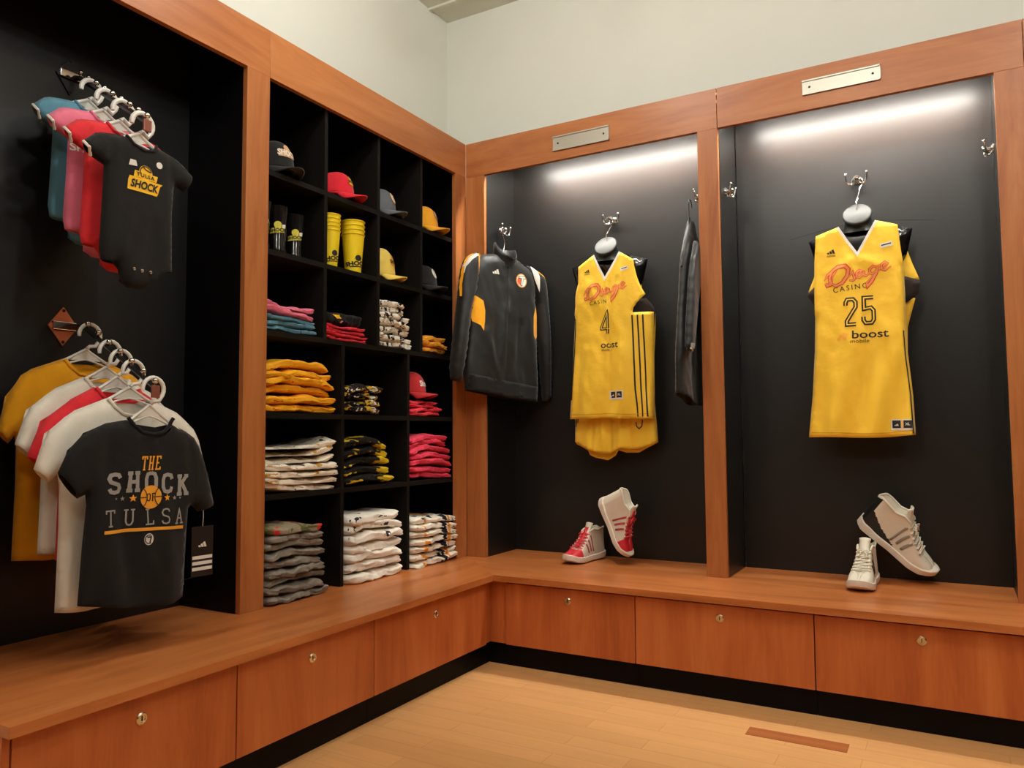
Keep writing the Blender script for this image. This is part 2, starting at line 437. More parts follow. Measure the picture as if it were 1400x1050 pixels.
# ------------------------------------------------------------------ bench and base cabinets
def bench():
    m = MB()
    XR, YL = 3.43, -2.365
    # left run (grain along y) and right run (grain along x), mitred at the corner
    def slab(poly, mi):
        n = len(poly); m.add([(x, y, ZB-.025) for x, y in poly]+[(x, y, ZB) for x, y in poly],
              [tuple(range(n-1, -1, -1)), tuple(range(n, 2*n))]+[(i, (i+1) % n, (i+1) % n+n, i+n) for i in range(n)], mi)
    slab([(-.355, YL), (BX, YL), (BX, -BX), (-.355, .355)], 0)
    slab([(BX, -BX), (XR, -BX), (XR, .355), (-.355, .355)], 1)
    o = m.build('bench_top', [wood('bench_y', 'y', dark=rgb(160, 86, 40), mid=rgb(186, 110, 58), lite=rgb(202, 128, 72), rough=.3), wood('bench_x', 'x', dark=rgb(160, 86, 40), mid=rgb(186, 110, 58), lite=rgb(202, 128, 72), rough=.3)])
    tag(o, 'long L-shaped cherry wood bench top running under both rows of lockers', 'bench top')
bench()
DR = wood('cherry_front', 'z', dark=rgb(162, 80, 36), mid=rgb(186, 100, 49), lite=rgb(202, 118, 64), sc=.7)
def lock(p, out, parent, dr):
    m = MB().lathe([(.0155, 0), (.0155, .003), (.0125, .0055), (.009, .0055), (.009, .003), (.0, .003)], p, out, 20)
    o = m.build('lock', BRASS, None, smooth=True, org=abs_loc(parent)); o.parent = dr
    p2 = Vector(p)+Vector(out)*.003
    q = Vector((0, 0, 1)); s = Vector(out).cross(q)
    m = MB()
    vs = [p2+s*a+q*b+Vector(out)*c for c in (0, .0016) for a, b in ((-.0012, -.006), (.0012, -.006), (.0012, .006), (-.0012, .006))]
    m.add(vs, [(4, 5, 6, 7), (0, 1, 5, 4), (1, 2, 6, 5), (2, 3, 7, 6), (3, 0, 4, 7)])
    k = m.build('keyhole', DARKM, None, org=abs_loc(parent)); k.parent = dr
def base_left(y0, y1, yk, label):
    t = root('base_cabinet', label, 'cabinet', (0, (y0+y1)/2, 0), world=True)
    MB().box((-.34, y0+.001, .09), (BF-.02, y1-.001, ZB-.026)).build('carcass', BLACKM, t)
    MB().box((-.34, y0+.001, 0), (.327, y1-.001, .09)).build('toe_kick', BLACKM, t)
    d = MB().box((BF-.019, y0+.002, .0945), (BF, y1-.002, .3545), bev=.001).build('drawer', DR, t)
    lock((BF, yk, .301), (1, 0, 0), t, d)
def base_right(x0, x1, xk, label):
    t = root('base_cabinet', label, 'cabinet', ((x0+x1)/2, 0, 0), world=True)
    MB().box((x0+.001, -BF+.02, .09), (x1-.001, .34, ZB-.026)).build('carcass', BLACKM, t)
    MB().box((x0+.001, -.327, 0), (x1-.001, .34, .09)).build('toe_kick', BLACKM, t)
    d = MB().box((x0+.002, -BF, .0945), (x1-.002, -BF+.019, .3545), bev=.001).build('drawer', DR, t)
    lock((xk, -BF, .307), (0, -1, 0), t, d)
base_left(-2.345, -1.7405, -2.037, 'cherry wood drawer unit under the bench nearest the hanging T-shirts')
base_left(-1.7405, -1.1452, -1.446, 'cherry wood drawer unit below the grey folded shirts, between two others')
base_left(-1.1452, -.40, -.775, 'cherry wood drawer unit on the left wall ending at the inner corner')
base_right(.4286, 1.0198, .726, 'cherry wood drawer unit on the right wall next to the inner corner')
base_right(1.0198, 1.6856, 1.354, 'cherry wood drawer unit below the upright between the two jersey lockers')
base_right(1.6856, 2.36, 2.021, 'cherry wood drawer unit below the white and black shoes')
base_right(2.36, 3.02, 2.69, 'cherry wood drawer unit cut off by the right edge')
t = root('corner_filler', 'narrow recessed wooden corner filler between the two drawer runs', 'corner panel', (.34, -.36, 0), world=True)
MB().box((.30, -.40, .0945), (.345, -.33, ZB-.026)).box((.345, -.345, .0945), (.427, -.325, ZB-.026)).build('panel', DR, t)
MB().box((.20, -.40, 0), (.327, -.30, .094)).box((.327, -.327, 0), (.4286, -.30, .094)).build('toe_kick', BLACKM, t)
tag(MB().box((-.345, -2.363, 0), (BF-.002, -2.346, ZB-.026), bev=.001).build('end_panel', DR), 'flat cherry wood end panel closing the left run of drawers', 'panel')

# ------------------------------------------------------------------ garments
def resample(poly, flags, sp):
    out = []; fl = []
    n = len(poly)
    for i in range(n):
        a = Vector(poly[i]); b = Vector(poly[(i+1) % n]); k = max(1, int(round((b-a).length/sp)))
        for j in range(k): out.append(a.lerp(b, j/k)); fl.append(flags[i])
    return out, fl
def smooth_poly(poly, flags, hard):
    """Chaikin corner cutting except at hard corners"""
    n = len(poly); o = []; f = []
    for i in range(n):
        p = Vector(poly[i]); a = Vector(poly[i-1]); b = Vector(poly[(i+1) % n])
        if i in hard: o.append(p); f.append(flags[i])
        else:
            o.append(p.lerp(a, .25)); f.append(flags[i-1]); o.append(p.lerp(b, .25)); f.append(flags[i])
    return o, f
class Gar:
    """hanging cloth: outline in (u right, v up), front depth given by a function so prints can follow it"""
    def __init__(s, poly, opens=(), T=.03, Rr=.05, folds=(), seed=0, wr=.004, hang=None, soft=(), hem=.006, curl=0):
        n = len(poly); flags = [0 if i in opens else 1 for i in range(n)]
        hard = set(range(n))-set(soft)
        s.poly, s.flags = smooth_poly(poly, flags, hard)
        if soft:
            # second pass on softened corners
            pass
        s.T, s.Rr, s.folds, s.seed, s.wr, s.curl = T, Rr, folds, seed, wr, curl
        P, F = [Vector(p) for p in s.poly], s.flags
        m = len(P)
        s.segA = np.array([[P[i].x, P[i].y] for i in range(m) if F[i]]); s.segB = np.array([[P[(i+1) % m].x, P[(i+1) % m].y] for i in range(m) if F[i]])
        s.vmin = min(p.y for p in P); s.vmax = max(p.y for p in P); s.hem = hem
    def dist(s, u, v):
        if len(s.segA) == 0: return 1
        d = s.segB-s.segA; p = np.array([u, v])-s.segA
        t = np.clip((p*d).sum(1)/np.maximum((d*d).sum(1), 1e-12), 0, 1)
        q = p-d*t[:, None]
        return float(np.sqrt((q*q).sum(1).min()))
    def g(s, u, v):
        x = min(s.dist(u, v)/s.Rr, 1); return math.sqrt(max(0, 1-(1-x)**2))
    def wrk(s, u, v):
        h = (s.vmax-v)/(s.vmax-s.vmin)
        w_ = s.wr*(noise.noise(Vector((u*14+s.seed*3.1, v*4, s.seed)))+.5*noise.noise(Vector((u*30+v*9, v*12, s.seed+5))))
        w_ += s.hem*h*h*math.sin(u*42+s.seed*2+2.5*math.sin(v*5+s.seed))
        for (a, b, wid, dep) in s.folds:
            ax, ay = a; bx, by = b; dx, dy = bx-ax, by-ay; L2 = dx*dx+dy*dy
            t = max(0, min(1, ((u-ax)*dx+(v-ay)*dy)/L2)); q = math.hypot(u-ax-dx*t, v-ay-dy*t)
            w_ += dep*math.exp(-(q/wid)**2)*math.sin(PI*min(1, .15+t*.85))**.5 if t < 1 else dep*math.exp(-(q/wid)**2)*.4
        return w_
    def front(s, u, v):
        g = s.g(u, v); return -(s.T+s.wrk(u, v))*g + s.curl*abs(u)**2
    def back(s, u, v):
        g = s.g(u, v); return (s.T*.7-s.wrk(u+.3, v)*.6)*g + s.curl*abs(u)**2
    def tri(s, sp):
        B, _ = resample(s.poly, s.flags, sp)
        u0, u1 = min(b.x for b in B), max(b.x for b in B); rnd = random.Random(s.seed+7)
        Bn = np.array([[b.x, b.y] for b in B]); pts = list(B)
        for r_ in range(int((s.vmax-s.vmin)/sp)+1):
            for c in range(int((u1-u0)/sp)+2):
                x = u0+(c+.5*(r_ % 2))*sp; y = s.vmin+(r_+.5)*sp*.97
                if np.min((Bn[:, 0]-x)**2+(Bn[:, 1]-y)**2) > (sp*.6)**2: pts.append(Vector((x, y)))
        n = len(B)
        r = delaunay_2d_cdt(pts, [(i, (i+1) % n) for i in range(n)], [list(range(n))], 1, 1e-6)
        return [tuple(p) for p in r[0]], [tuple(f) for f in r[2]]
def cloth_obj(name, gar, mats, parent, sp=.014, back=True, backpoly=None, thick=.0015, yoff=0, backmi=0):
    m = MB(); V, F = gar.tri(sp)
    m.add([(u, gar.front(u, v)+yoff, v) for u, v in V], F, 0)
    if back:
        if backpoly is not None:
            g2 = Gar(backpoly, (), gar.T, gar.Rr, gar.folds, gar.seed, gar.wr, hem=gar.hem)
            V2, F2 = g2.tri(sp)
        else: V2, F2 = V, F
        m.add([(u, gar.back(u, v)+yoff, v) for u, v in V2], [f[::-1] for f in F2], backmi)
    o = m.build(name, mats, parent, smooth='full', merge=1e-4)
    if thick:
        md = o.modifiers.new('thickness', 'SOLIDIFY'); md.thickness = thick; md.offset = 0
    return o
# ---- prints: flat shapes that follow the cloth
def ribbon(pts, wd, closed=False, step=.006):
    """polyline stroke -> (verts, faces); wd a number or a list"""
    P = [Vector(p) for p in pts]
    if closed: P.append(P[0])
    ws = wd if isinstance(wd, (list, tuple)) else [wd]*len(P)
    Q = []; W = []
    for i in range(len(P)-1):
        k = max(1, int((P[i+1]-P[i]).length/step))
        for j in range(k): Q.append(P[i].lerp(P[i+1], j/k)); W.append(ws[min(i, len(ws)-1)]*(1-j/k)+ws[min(i+1, len(ws)-1)]*j/k)
    Q.append(P[-1]); W.append(ws[-1])
    vs = []; n = len(Q)
    for i in range(n):
        a = Q[i]-Q[i-1] if i > 0 else None; b = Q[i+1]-Q[i] if i < n-1 else None
        if closed and i in (0, n-1): a = Q[-1]-Q[-2]; b = Q[1]-Q[0]
        if a is None: a = b
        if b is None: b = a
        a = a.normalized(); b = b.normalized(); t = a+b
        t = t.normalized() if t.length > 1e-4 else a
        nn = Vector((-t.y, t.x)); c = max(.45, abs(nn.dot(Vector((-a.y, a.x)))))
        o = nn*(W[i]/2/c)
        vs += [tuple(Q[i]+o), tuple(Q[i]), tuple(Q[i]-o)]
    fs = []
    for i in range(n-1):
        fs += [(3*i, 3*i+1, 3*i+4, 3*i+3), (3*i+1, 3*i+2, 3*i+5, 3*i+4)]
    return vs, fs
def fillpoly(pts, sp=.012):
    """filled polygon, triangulated with inner points"""
    g = Gar([tuple(p) for p in pts], seed=1); return g.tri(sp)
def disc(c, r, n=20, sx=1.0): return fillpoly([(c[0]+r*sx*math.cos(2*PI*k/n), c[1]+r*math.sin(2*PI*k/n)) for k in range(n)], max(.004, r*.5))
def star(c, r): return fillpoly([(c[0]+(r if k % 2 == 0 else r*.42)*math.sin(PI*k/5), c[1]+(r if k % 2 == 0 else r*.42)*math.cos(PI*k/5)) for k in range(10)], .01)
def arc(c, r, a0, a1, n=14, sy=1.0): return [(c[0]+r*math.cos(R(a0+(a1-a0)*k/n)), c[1]+r*sy*math.sin(R(a0+(a1-a0)*k/n))) for k in range(n+1)]
def text2d(body, size, c, bold=0, shear=0, sx=1.0, rot=0, space=1.0):
    cu = bpy.data.curves.new('txt', 'FONT'); cu.body = body; cu.size = size; cu.offset = bold; cu.shear = shear
    cu.align_x = 'CENTER'; cu.align_y = 'CENTER'; cu.space_character = space; cu.resolution_u = 3
    o = bpy.data.objects.new('txt', cu); COL.objects.link(o)
    dg = bpy.context.evaluated_depsgraph_get(); me = bpy.data.meshes.new_from_object(o.evaluated_get(dg))
    bm = bmesh.new(); bm.from_mesh(me)
    for _ in range(3):
        e = [x for x in bm.edges if x.calc_length() > .010]
        if not e: break
        bmesh.ops.subdivide_edges(bm, edges=e, cuts=1)
    bmesh.ops.triangulate(bm, faces=bm.faces)
    bm.verts.ensure_lookup_table(); ca, sa = math.cos(R(rot)), math.sin(R(rot))
    vs = [(c[0]+v.co.x*sx*ca-v.co.y*sa, c[1]+v.co.x*sx*sa+v.co.y*ca) for v in bm.verts]
    fs = [tuple(v.index for v in f.verts) for f in bm.faces]
    bm.free(); bpy.data.objects.remove(o); bpy.data.curves.remove(cu); bpy.data.meshes.remove(me)
    return vs, fs
def prnt(name, gar, shapes, mat, parent, lift=.0022, yoff=0, sub=None):
    """shapes (list of (verts2d, faces)) laid on the cloth front"""
    m = MB()
    for vs, fs in shapes: m.add([(u, gar.front(u, v)+yoff-lift, v) for u, v in vs], fs)
    return m.build(name, mat, sub or parent, smooth='full')
# slab-serif stroke letters in a unit box
LET = {
 'S': [[(.92, .78), (.8, .95), (.5, 1), (.2, .95), (.08, .76), (.2, .58), (.5, .5), (.8, .42), (.92, .24), (.8, .05), (.5, 0), (.2, .05), (.08, .22)]],
 'H': [[(.22, 0), (.22, 1)], [(.78, 0), (.78, 1)], [(.22, .5), (.78, .5)], [(.02, 0), (.42, 0)], [(.02, 1), (.42, 1)], [(.58, 0), (.98, 0)], [(.58, 1), (.98, 1)]],
 'O': [[(.5, 1), (.82, .94), (.95, .7), (.95, .3), (.82, .06), (.5, 0), (.18, .06), (.05, .3), (.05, .7), (.18, .94), (.5, 1)]],
 'C': [[(.93, .72), (.82, .94), (.5, 1), (.18, .94), (.05, .7), (.05, .3), (.18, .06), (.5, 0), (.82, .06), (.93, .28)]],
 'K': [[(.22, 0), (.22, 1)], [(.8, 1), (.24, .45)], [(.42, .62), (.84, 0)], [(.02, 0), (.42, 0)], [(.02, 1), (.42, 1)], [(.6, 0), (1, 0)], [(.62, 1), (.96, 1)]],
 'T': [[(.5, 0), (.5, 1)], [(.05, .8), (.05, 1), (.95, 1), (.95, .8)], [(.28, 0), (.72, 0)]],
 'U': [[(.2, 1), (.2, .25), (.32, .05), (.5, 0), (.68, .05), (.8, .25), (.8, 1)], [(0, 1), (.4, 1)], [(.6, 1), (1, 1)]],
 'L': [[(.28, 0), (.28, 1)], [(.05, 1), (.5, 1)], [(.05, 0), (.92, 0), (.92, .22)]],
 'A': [[(.18, 0), (.5, 1), (.82, 0)], [(.3, .35), (.7, .35)], [(0, 0), (.36, 0)], [(.64, 0), (1, 0)]],
 'E': [[(.22, 0), (.22, 1)], [(.0, 1), (.9, 1), (.9, .8)], [(.22, .5), (.66, .5)], [(0, 0), (.92, 0), (.92, .2)]],
 'F': [[(.22, 0), (.22, 1)], [(.0, 1), (.9, 1), (.9, .8)], [(.22, .5), (.66, .5)], [(0, 0), (.42, 0)]],
}
def letter(ch, c, w_, h, sw, shear=0):
    out = []
    for st in LET[ch]:
        out.append(ribbon([(c[0]+(x-.5)*w_+(y-.5)*h*shear, c[1]+(y-.5)*h) for x, y in st], sw, step=.008))
    return out
def three_bars(c, s):
    """small mountain of three slanted bars"""
    out = []
    for k, hh in enumerate((.38, .68, 1.0)):
        x = (k-1)*.36
        out.append(fillpoly([(c[0]+s*(x-.12+.0), c[1]), (c[0]+s*(x+.17), c[1]), (c[0]+s*(x+.17-.20*hh-.02), c[1]+s*hh*.62), (c[0]+s*(x-.12-.20*hh), c[1]+s*hh*.50)], .02))
    return out
def shock_logo(gar, parent, c, s, ymat, kmat, name='logo'):
    """plaque with SHOCK lettering, ball above and small banner"""
    X = lambda x, y: (c[0]+x*s, c[1]+y*s)
    o = prnt(name, gar, [fillpoly([X(-.52, -.28), X(.40, -.28), X(.44, -.20), X(.50, .02), X(.58, .10), X(-.46, .12), X(-.50, .0)], .012),
        fillpoly([X(-.34, .12), X(.38, .12), X(.42, .30), X(-.32, .30)], .012), disc(X(.03, .30), .22*s, 18)], ymat, parent, lift=.002)
    prnt('lettering', gar, [text2d('SHOCK', .31*s, X(-.02, -.09), bold=.012*s, shear=.25, sx=.80), text2d('TULSA', .15*s, X(.02, .205), bold=.004*s, sx=1.15, space=1.2),
        ribbon(arc(X(.03, .30), .19*s, 200, 20, 8), .03*s), ribbon([X(-.08, .48), X(.02, .40), X(.20, .36)], .03*s)], kmat, o, lift=.0032)
    return o
C_BLK = cloth('black_cotton', rgb(21, 19, 18), sheen=.1)
C_WHT = cloth('white_cotton', rgb(228, 222, 206), var=.04)
C_YEL = cloth('gold_cotton', rgb(228, 158, 20), var=.06)
C_RED = cloth('red_cotton', rgb(216, 44, 52), var=.08)
C_PNK = cloth('pink_cotton', rgb(226, 116, 140), var=.06)
C_BLU = cloth('blue_cotton', rgb(92, 142, 162), var=.06)
C_JER = cloth('jersey_yellow', rgb(254, 204, 54), rough=.6, var=.03, spec=.35)
C_NAV = cloth('track_black', rgb(18, 17, 16), rough=.45, spec=.35, var=.05)
C_GLD = cloth('track_gold', rgb(240, 166, 24), rough=.5, var=.05)
I_WHT = plain('ink_white', rgb(226, 222, 212), rough=.7)
I_GRY = plain('ink_grey', rgb(150, 148, 142), rough=.7)
I_YEL = plain('ink_yellow', rgb(240, 186, 20), rough=.7)
I_ORG = plain('ink_orange', rgb(232, 160, 40), rough=.7)
I_BLK = plain('ink_black', rgb(18, 16, 16), rough=.7)
I_RED = plain('ink_red', rgb(226, 66, 50), rough=.7)
I_CRL = plain('ink_coral', rgb(240, 148, 84), rough=.7)
I_PCH = plain('ink_peach', rgb(252, 176, 60), rough=.7)

# ---- hangers
def tube_hanger(x, y, zrod, zneck, half, drop, label, tone, group, wide=.006, zs=1.0):
    """white plastic hanger hooked over a rod that runs along x; local u along +y"""
    t = root('clothes_hanger', label, 'hanger', (x, y, zneck), R(90), group)
    r = .034; zr = zrod-zneck; m = MB()
    cz = zr+.012-r+.004
    pts = [(r*math.cos(R(a))+.012, 0, cz+r*math.sin(R(a))) for a in range(190, -31, -20)]
    pts += [(.030, 0, cz-.034), (.012, 0, cz-.052 if cz-.052 > .012 else .014), (.004, 0, 0.006)]
    rs = [wide*.8]+[wide]*(len(pts)-1)
    m.tube(pts, rs, 8, flat=None)
    m.build('hook', tone, t, smooth=True)
    m = MB()
    for s in (-1, 1):
        top = [(0, 0, .004)]
        for k in range(1, 8):
            f = k/7; top.append((s*half*f, 0, .004-drop*(f**.95)))
        m.tube(top, wide*.75, 8)
        low = [(0, 0, -.028)]
        for k in range(1, 8):
            f = k/7; low.append((s*half*f*.97, 0, -.028-(drop-.026)*(f**1.4)))
        m.tube(low, wide*.5, 7)
    # web between the two rails near the neck
    w_ = half*.32
    m.add([(-w_, -.002, -drop*.38), (0, -.002, .006), (w_, -.002, -drop*.38), (0, -.002, -.028), (-w_, .002, -drop*.38), (0, .002, .006), (w_, .002, -drop*.38), (0, .002, -.028)],
          [(0, 3, 2, 1), (4, 5, 6, 7), (0, 1, 5, 4), (1, 2, 6, 5), (2, 3, 7, 6), (3, 0, 4, 7)])
    m.build('shoulder_bar', tone, t, smooth=True)
    return t
def collar(gar, pts, wd, mat, parent, name='collar', back=False):
    """knitted band following the neckline"""
    m = MB(); P = [Vector(p) for p in pts]
    Q = []
    for i in range(len(P)-1):
        for j in range(4): Q.append(P[i].lerp(P[i+1], j/4))
    Q.append(P[-1])
    f = gar.back if back else gar.front
    m.tube([(q.x, f(q.x, q.y-.004)+(0 if back else -.001), q.y) for q in Q], wd, 8)
    return m.build(name, mat, parent, smooth=True)
def tee_outline(W, L, sl, neck=.07, ndrop=.05, slope=.045, so=.10, sh=.15):
    """half chest W, length L, sleeve reach sl beyond W, sleeve drop; v=0 at the neck points.
    returns front polygon, open segments, soft corners, back polygon"""
    sw = W*.92     # shoulder point
    P = [(-neck, 0), (-neck*.72, -ndrop*.62), (-neck*.3, -ndrop), (neck*.3, -ndrop), (neck*.72, -ndrop*.62), (neck, 0),
         (sw*.86, -slope*.82), (sw, -slope*1.25), (W+sl*.55, -so), (W+sl, -so-sh*.55), (W+sl*.36, -so-sh*.78), (W*.97, -so-sh*.60),
         (W*.96, -L*.6), (W*.98, -L+.012), (W*.5, -L-.006), (0, -L), (-W*.5, -L-.004), (-W*.98, -L+.006),
         (-W*.96, -L*.6), (-W*.97, -so-sh*.60), (-W-sl*.36, -so-sh*.78), (-W-sl, -so-sh*.55), (-W-sl*.55, -so), (-sw, -slope*1.25), (-sw*.86, -slope*.82)]
    opens = [0, 1, 2, 3, 4, 9, 13, 14, 15, 16, 20]
    soft = [1, 2, 3, 4, 7, 8, 22, 23, 14, 15, 16, 11, 19]
    back = [(-neck, 0), (-neck*.4, -.012), (neck*.4, -.012), (neck, 0)]+P[6:]
    return P, opens, soft, back
def tee(x, zneck, W, L, sl, mat, label, seed, rot=90, y=-1.87, du=0, scale_r=1.0, sh=.16, so=.09, group=None, hem=.008, custom=None):
    t = root('t_shirt', label, 'T-shirt', (x, y+du, zneck), R(rot), group)
    P, op, sf, bk = custom or tee_outline(W, L, sl, sh=sh, so=so)
    folds = [((W*.80, -.05), (W*.86, -so-sh*.62), .012, -.007), ((-W*.80, -.05), (-W*.86, -so-sh*.62), .012, -.007),
             ((W*.2, -L*.35), (W*.45, -L), .022, .008), ((-W*.55, -L*.4), (-W*.4, -L), .02, -.008), ((-W*.1, -L*.6), (W*.02, -L), .025, .006)]
    g = Gar(P, op, .020, .05, folds, seed, .004, soft=sf, hem=hem)
    g2 = bk
    o = cloth_obj('body', g, mat, t, .016, backpoly=bk)
    nk = .07; nd = .05
    collar(g, [(-nk, -.002), (-nk*.8, -nd*.5), (-nk*.45, -nd*.88), (0, -nd*1.0), (nk*.45, -nd*.88), (nk*.8, -nd*.5), (nk, -.002)], .0055, mat, t)
    # stitched hems
    prnt('hem', g, [ribbon([(W*.95, -L+.028), (W*.5, -L+.010), (0, -L+.016), (-W*.5, -L+.012), (-W*.95, -L+.022)], .0022)], mat, t, lift=.0015)
    return t, g
HT1 = plain('hanger_white', rgb(226, 224, 214), rough=.35)
def rodz(x): return 1.350-.571*(x+.20)-.010 if x > -.20 else 1.345
def rodu(x): return 2.150-.623*(x+.26)
G1 = 'white hangers on the lower sloping rod'
rows = [  # x, half width, length, sleeve, material, label, hanger label
 (.125, .158, .505, .075, C_BLK, 'black T-shirt lettered THE SHOCK OF TULSA, frontmost on the lower rod', 'white plastic hanger holding the black T-shirt at the tip of the lower rod', .10, .155),
 (.030, .204, .585, .062, C_WHT, 'white T-shirt hanging directly behind the black T-shirt', 'white plastic hanger holding the white T-shirt just behind the black one', .10, .17),
 (-.030, .172, .49, .080, C_RED, 'red T-shirt hanging between two white T-shirts', 'white plastic hanger holding the red T-shirt', .10, .17),
 (-.085, .190, .505, .065, C_WHT, 'white T-shirt hanging between the red and the yellow T-shirt', 'white plastic hanger just in front of the yellow T-shirt', .10, .17),
 (-.190, .203, .59, .045, C_YEL, 'golden yellow T-shirt hanging rearmost on the lower rod', 'white plastic hanger holding the rearmost yellow T-shirt', .12, .17)]
_b = [(-.070, 1.046), (-.050, 1.015), (-.022, .999), (.022, .996), (.052, 1.010), (.075, 1.036), (.125, 1.012), (.163, .988), (.200, .90), (.230, .79), (.172, .770), (.138, .800),
      (.133, .729), (.124, .525), (.069, .513), (.0, .520), (-.07, .530), (-.196, .557), (-.187, .719), (-.176, .850), (-.205, .838), (-.257, .908), (-.232, .965), (-.190, 1.010), (-.131, 1.036)]
_b = [(a, b-(rodz(.125)-.099)) for a, b in _b]
BLK_OUT = (_b, [0, 1, 2, 3, 4, 9, 13, 14, 15, 16, 20], [1, 2, 3, 4, 7, 8, 22, 23, 14, 15, 16, 11, 19], [_b[0], (-.03, _b[0][1]-.012), (.03, _b[5][1]-.010)]+_b[5:])
for i, (x, W, L, sl, mat, lab, hl, so, sh) in enumerate(rows):
    zr = rodz(x); zn = zr-.095
    tube_hanger(x, -1.87, zr, zr-.068, W*.74, .084, hl, HT1, G1)
    T_, G_ = tee(x, zn-.004, W, L, sl, mat, lab, i+1, so=so, sh=sh, custom=BLK_OUT if i == 0 else None)
    if i == 0: TB, GB = T_, G_
# print of the black T-shirt (v relative to the neck points)
zb = rodz(.125)-.099
def bl(c): return (c[0], c[1]-zb+ .000)
sh_ = []
for ch, u, v, w_, h in (('S', -.112, .872, .036, .050), ('H', -.058, .874, .038, .048), ('O', -.004, .870, .034, .052), ('C', .049, .864, .036, .050), ('K', .100, .856, .038, .052)):
    sh_ += letter(ch, bl((u, v)), w_, h, .0105)
prnt('word_shock', GB, sh_, I_GRY, TB, lift=.0022)
sh_ = []
for ch, u in (('T', -.026), ('H', -.004), ('E', .018)): sh_ += letter(ch, bl((u, .924)), .017, .036, .0042, shear=.12)
prnt('word_the', GB, sh_, I_ORG, TB)
sh_ = []
for ch, u, v in (('T', -.124, .778), ('U', -.066, .776), ('L', -.008, .773), ('S', .042, .770), ('A', .090, .766)): sh_ += letter(ch, bl((u, v)), .028, .042, .0042)
prnt('word_tulsa', GB, sh_, I_GRY, TB)
cb = bl((-.006, .828))
bo = prnt('ball_print', GB, [disc(cb, .033, 26)], I_ORG, TB, lift=.0035)
prnt('seam_lines', GB, [ribbon([(cb[0]-.033, cb[1]), (cb[0]-.013, cb[1])], .0026), ribbon([(cb[0]+.013, cb[1]), (cb[0]+.033, cb[1])], .0026),
     ribbon(arc((cb[0]-.044, cb[1]), .032, -48, 48, 10), .0026), ribbon(arc((cb[0]+.044, cb[1]), .032, 132, 228, 10), .0026)]
     +letter('O', (cb[0]-.007, cb[1]), .011, .020, .003)+letter('F', (cb[0]+.008, cb[1]), .011, .020, .003), I_BLK, TB, lift=.0046)
prnt('stars', GB, [star(bl((-.058, .828)), .011), star(bl((.046, .823)), .011)], I_ORG, TB)
prnt('stars', GB, [star(bl((-.086, .829)), .007), star(bl((-.106, .830)), .004), star(bl((.074, .820)), .007), star(bl((.092, .819)), .004)], I_GRY, TB)
prnt('bar', GB, [ribbon([bl((-.142, .742)), bl((-.06, .741)), bl((.02, .737)), bl((.106, .732))], .009)], I_ORG, TB)
prnt('badge', GB, [disc(bl((-.010, .710)), .0165, 18, .85)], I_WHT, TB)
prnt('badge_mark', GB, [ribbon(arc(bl((-.010, .710)), .012, 60, 300, 10), .003), ribbon([bl((-.016, .716)), bl((-.004, .716)), bl((-.008, .700))], .004)], I_BLK, TB, lift=.0034)
# swing tag of the black T-shirt
t = root('price_tag', 'black swing tag with three white bars hanging from the black T-shirt sleeve', 'tag', (.135, -1.687, .575), R(84))
MB().box((-.036, -.0008, 0), (.036, .0008, .150)).build('card', plain('tag_black', rgb(14, 14, 16), rough=.4), t)
MB().box((-.033, -.0014, .018), (.033, -.0008, .028)).box((-.033, -.0014, .035), (.033, -.0008, .045)).box((-.033, -.0014, .052), (.033, -.0008, .062)).build('white_bars', I_WHT, t)
m = MB()
for vs, fs in three_bars((0, .088), .026): m.add([(u, -.0012, v) for u, v in vs], fs)
m.build('bar_mark', I_WHT, t)
MB().tube([(0, 0, .146), (.002, 0, .18), (0, .0, .215)], .0007, 5).build('string', I_WHT, t)

# ---- baby bodysuits
def bodysuit(x, mat, label, hl, seed, logo=None, snaps=False, k=1.0):
    zr = rodu(x); zn = zr-.072
    tube_hanger(x, -1.88, zr, zr-.055, .085, .046, hl, HT1, 'white hangers on the upper sloping rod', wide=.0075)
    t = root('baby_bodysuit', label, 'bodysuit', (x, -1.875, zn), R(90))
    P = [(-.050, 0), (-.035, -.022), (0, -.032), (.035, -.022), (.050, 0), (.10, -.012), (.135, -.020), (.178, -.050), (.155, -.112), (.118, -.100),
         (.112, -.20), (.116, -.345), (.118, -.375), (.070, -.385), (.042, -.430), (.010, -.445), (-.030, -.445), (-.052, -.430), (-.062, -.385), (-.112, -.378), (-.118, -.345),
         (-.112, -.20), (-.110, -.105), (-.150, -.090), (-.172, -.055), (-.135, -.018), (-.10, -.008)]
    P = [(a*k, b*k) for a, b in P]
    op = [0, 1, 2, 3, 7, 12, 13, 18, 23]
    sf = [1, 2, 3, 6, 25, 13, 18, 5, 26, 14, 17]
    folds = [((.095*k, -.02), (.10*k, -.12), .010, -.006), ((-.095*k, -.02), (-.10*k, -.12), .010, -.006), ((-.03, -.2), (-.07, -.37), .015, .007), ((.05, -.25), (.02, -.38), .018, -.006)]
    g = Gar(P, op, .020, .045, folds, seed, .004, soft=sf, hem=.004)
    bk = [P[0], (-.02*k, -.008), (.02*k, -.008)]+P[4:]
    cloth_obj('body', g, mat, t, .012, backpoly=bk)
    collar(g, P[0:5], .0045, mat, t)
    c2 = MB()
    c2.tube([(p[0], g.front(p[0], p[1]), p[1]) for p in (P[23], ((P[23][0]+P[24][0])/2-.003, (P[23][1]+P[24][1])/2), P[24])], .0045, 6)
    c2.build('cuff', C_WHT, t, smooth=True)
    if snaps:
        for u in (-.024, .004, .032):
            MB().lathe([(.0052, 0), (.0052, .0025), (.003, .003), (.003, .0015), (0, .0015)], (u, g.front(u, -.392)-.001, -.392), (0, -1, 0), 14).build('snap', CHROME, t, smooth=True)
    return t, g
bs, gs = bodysuit(.06, C_BLK, 'black baby bodysuit with yellow logo, frontmost on the upper rod', 'white hanger holding the black baby bodysuit at the tip of the upper rod', 11, snaps=True)
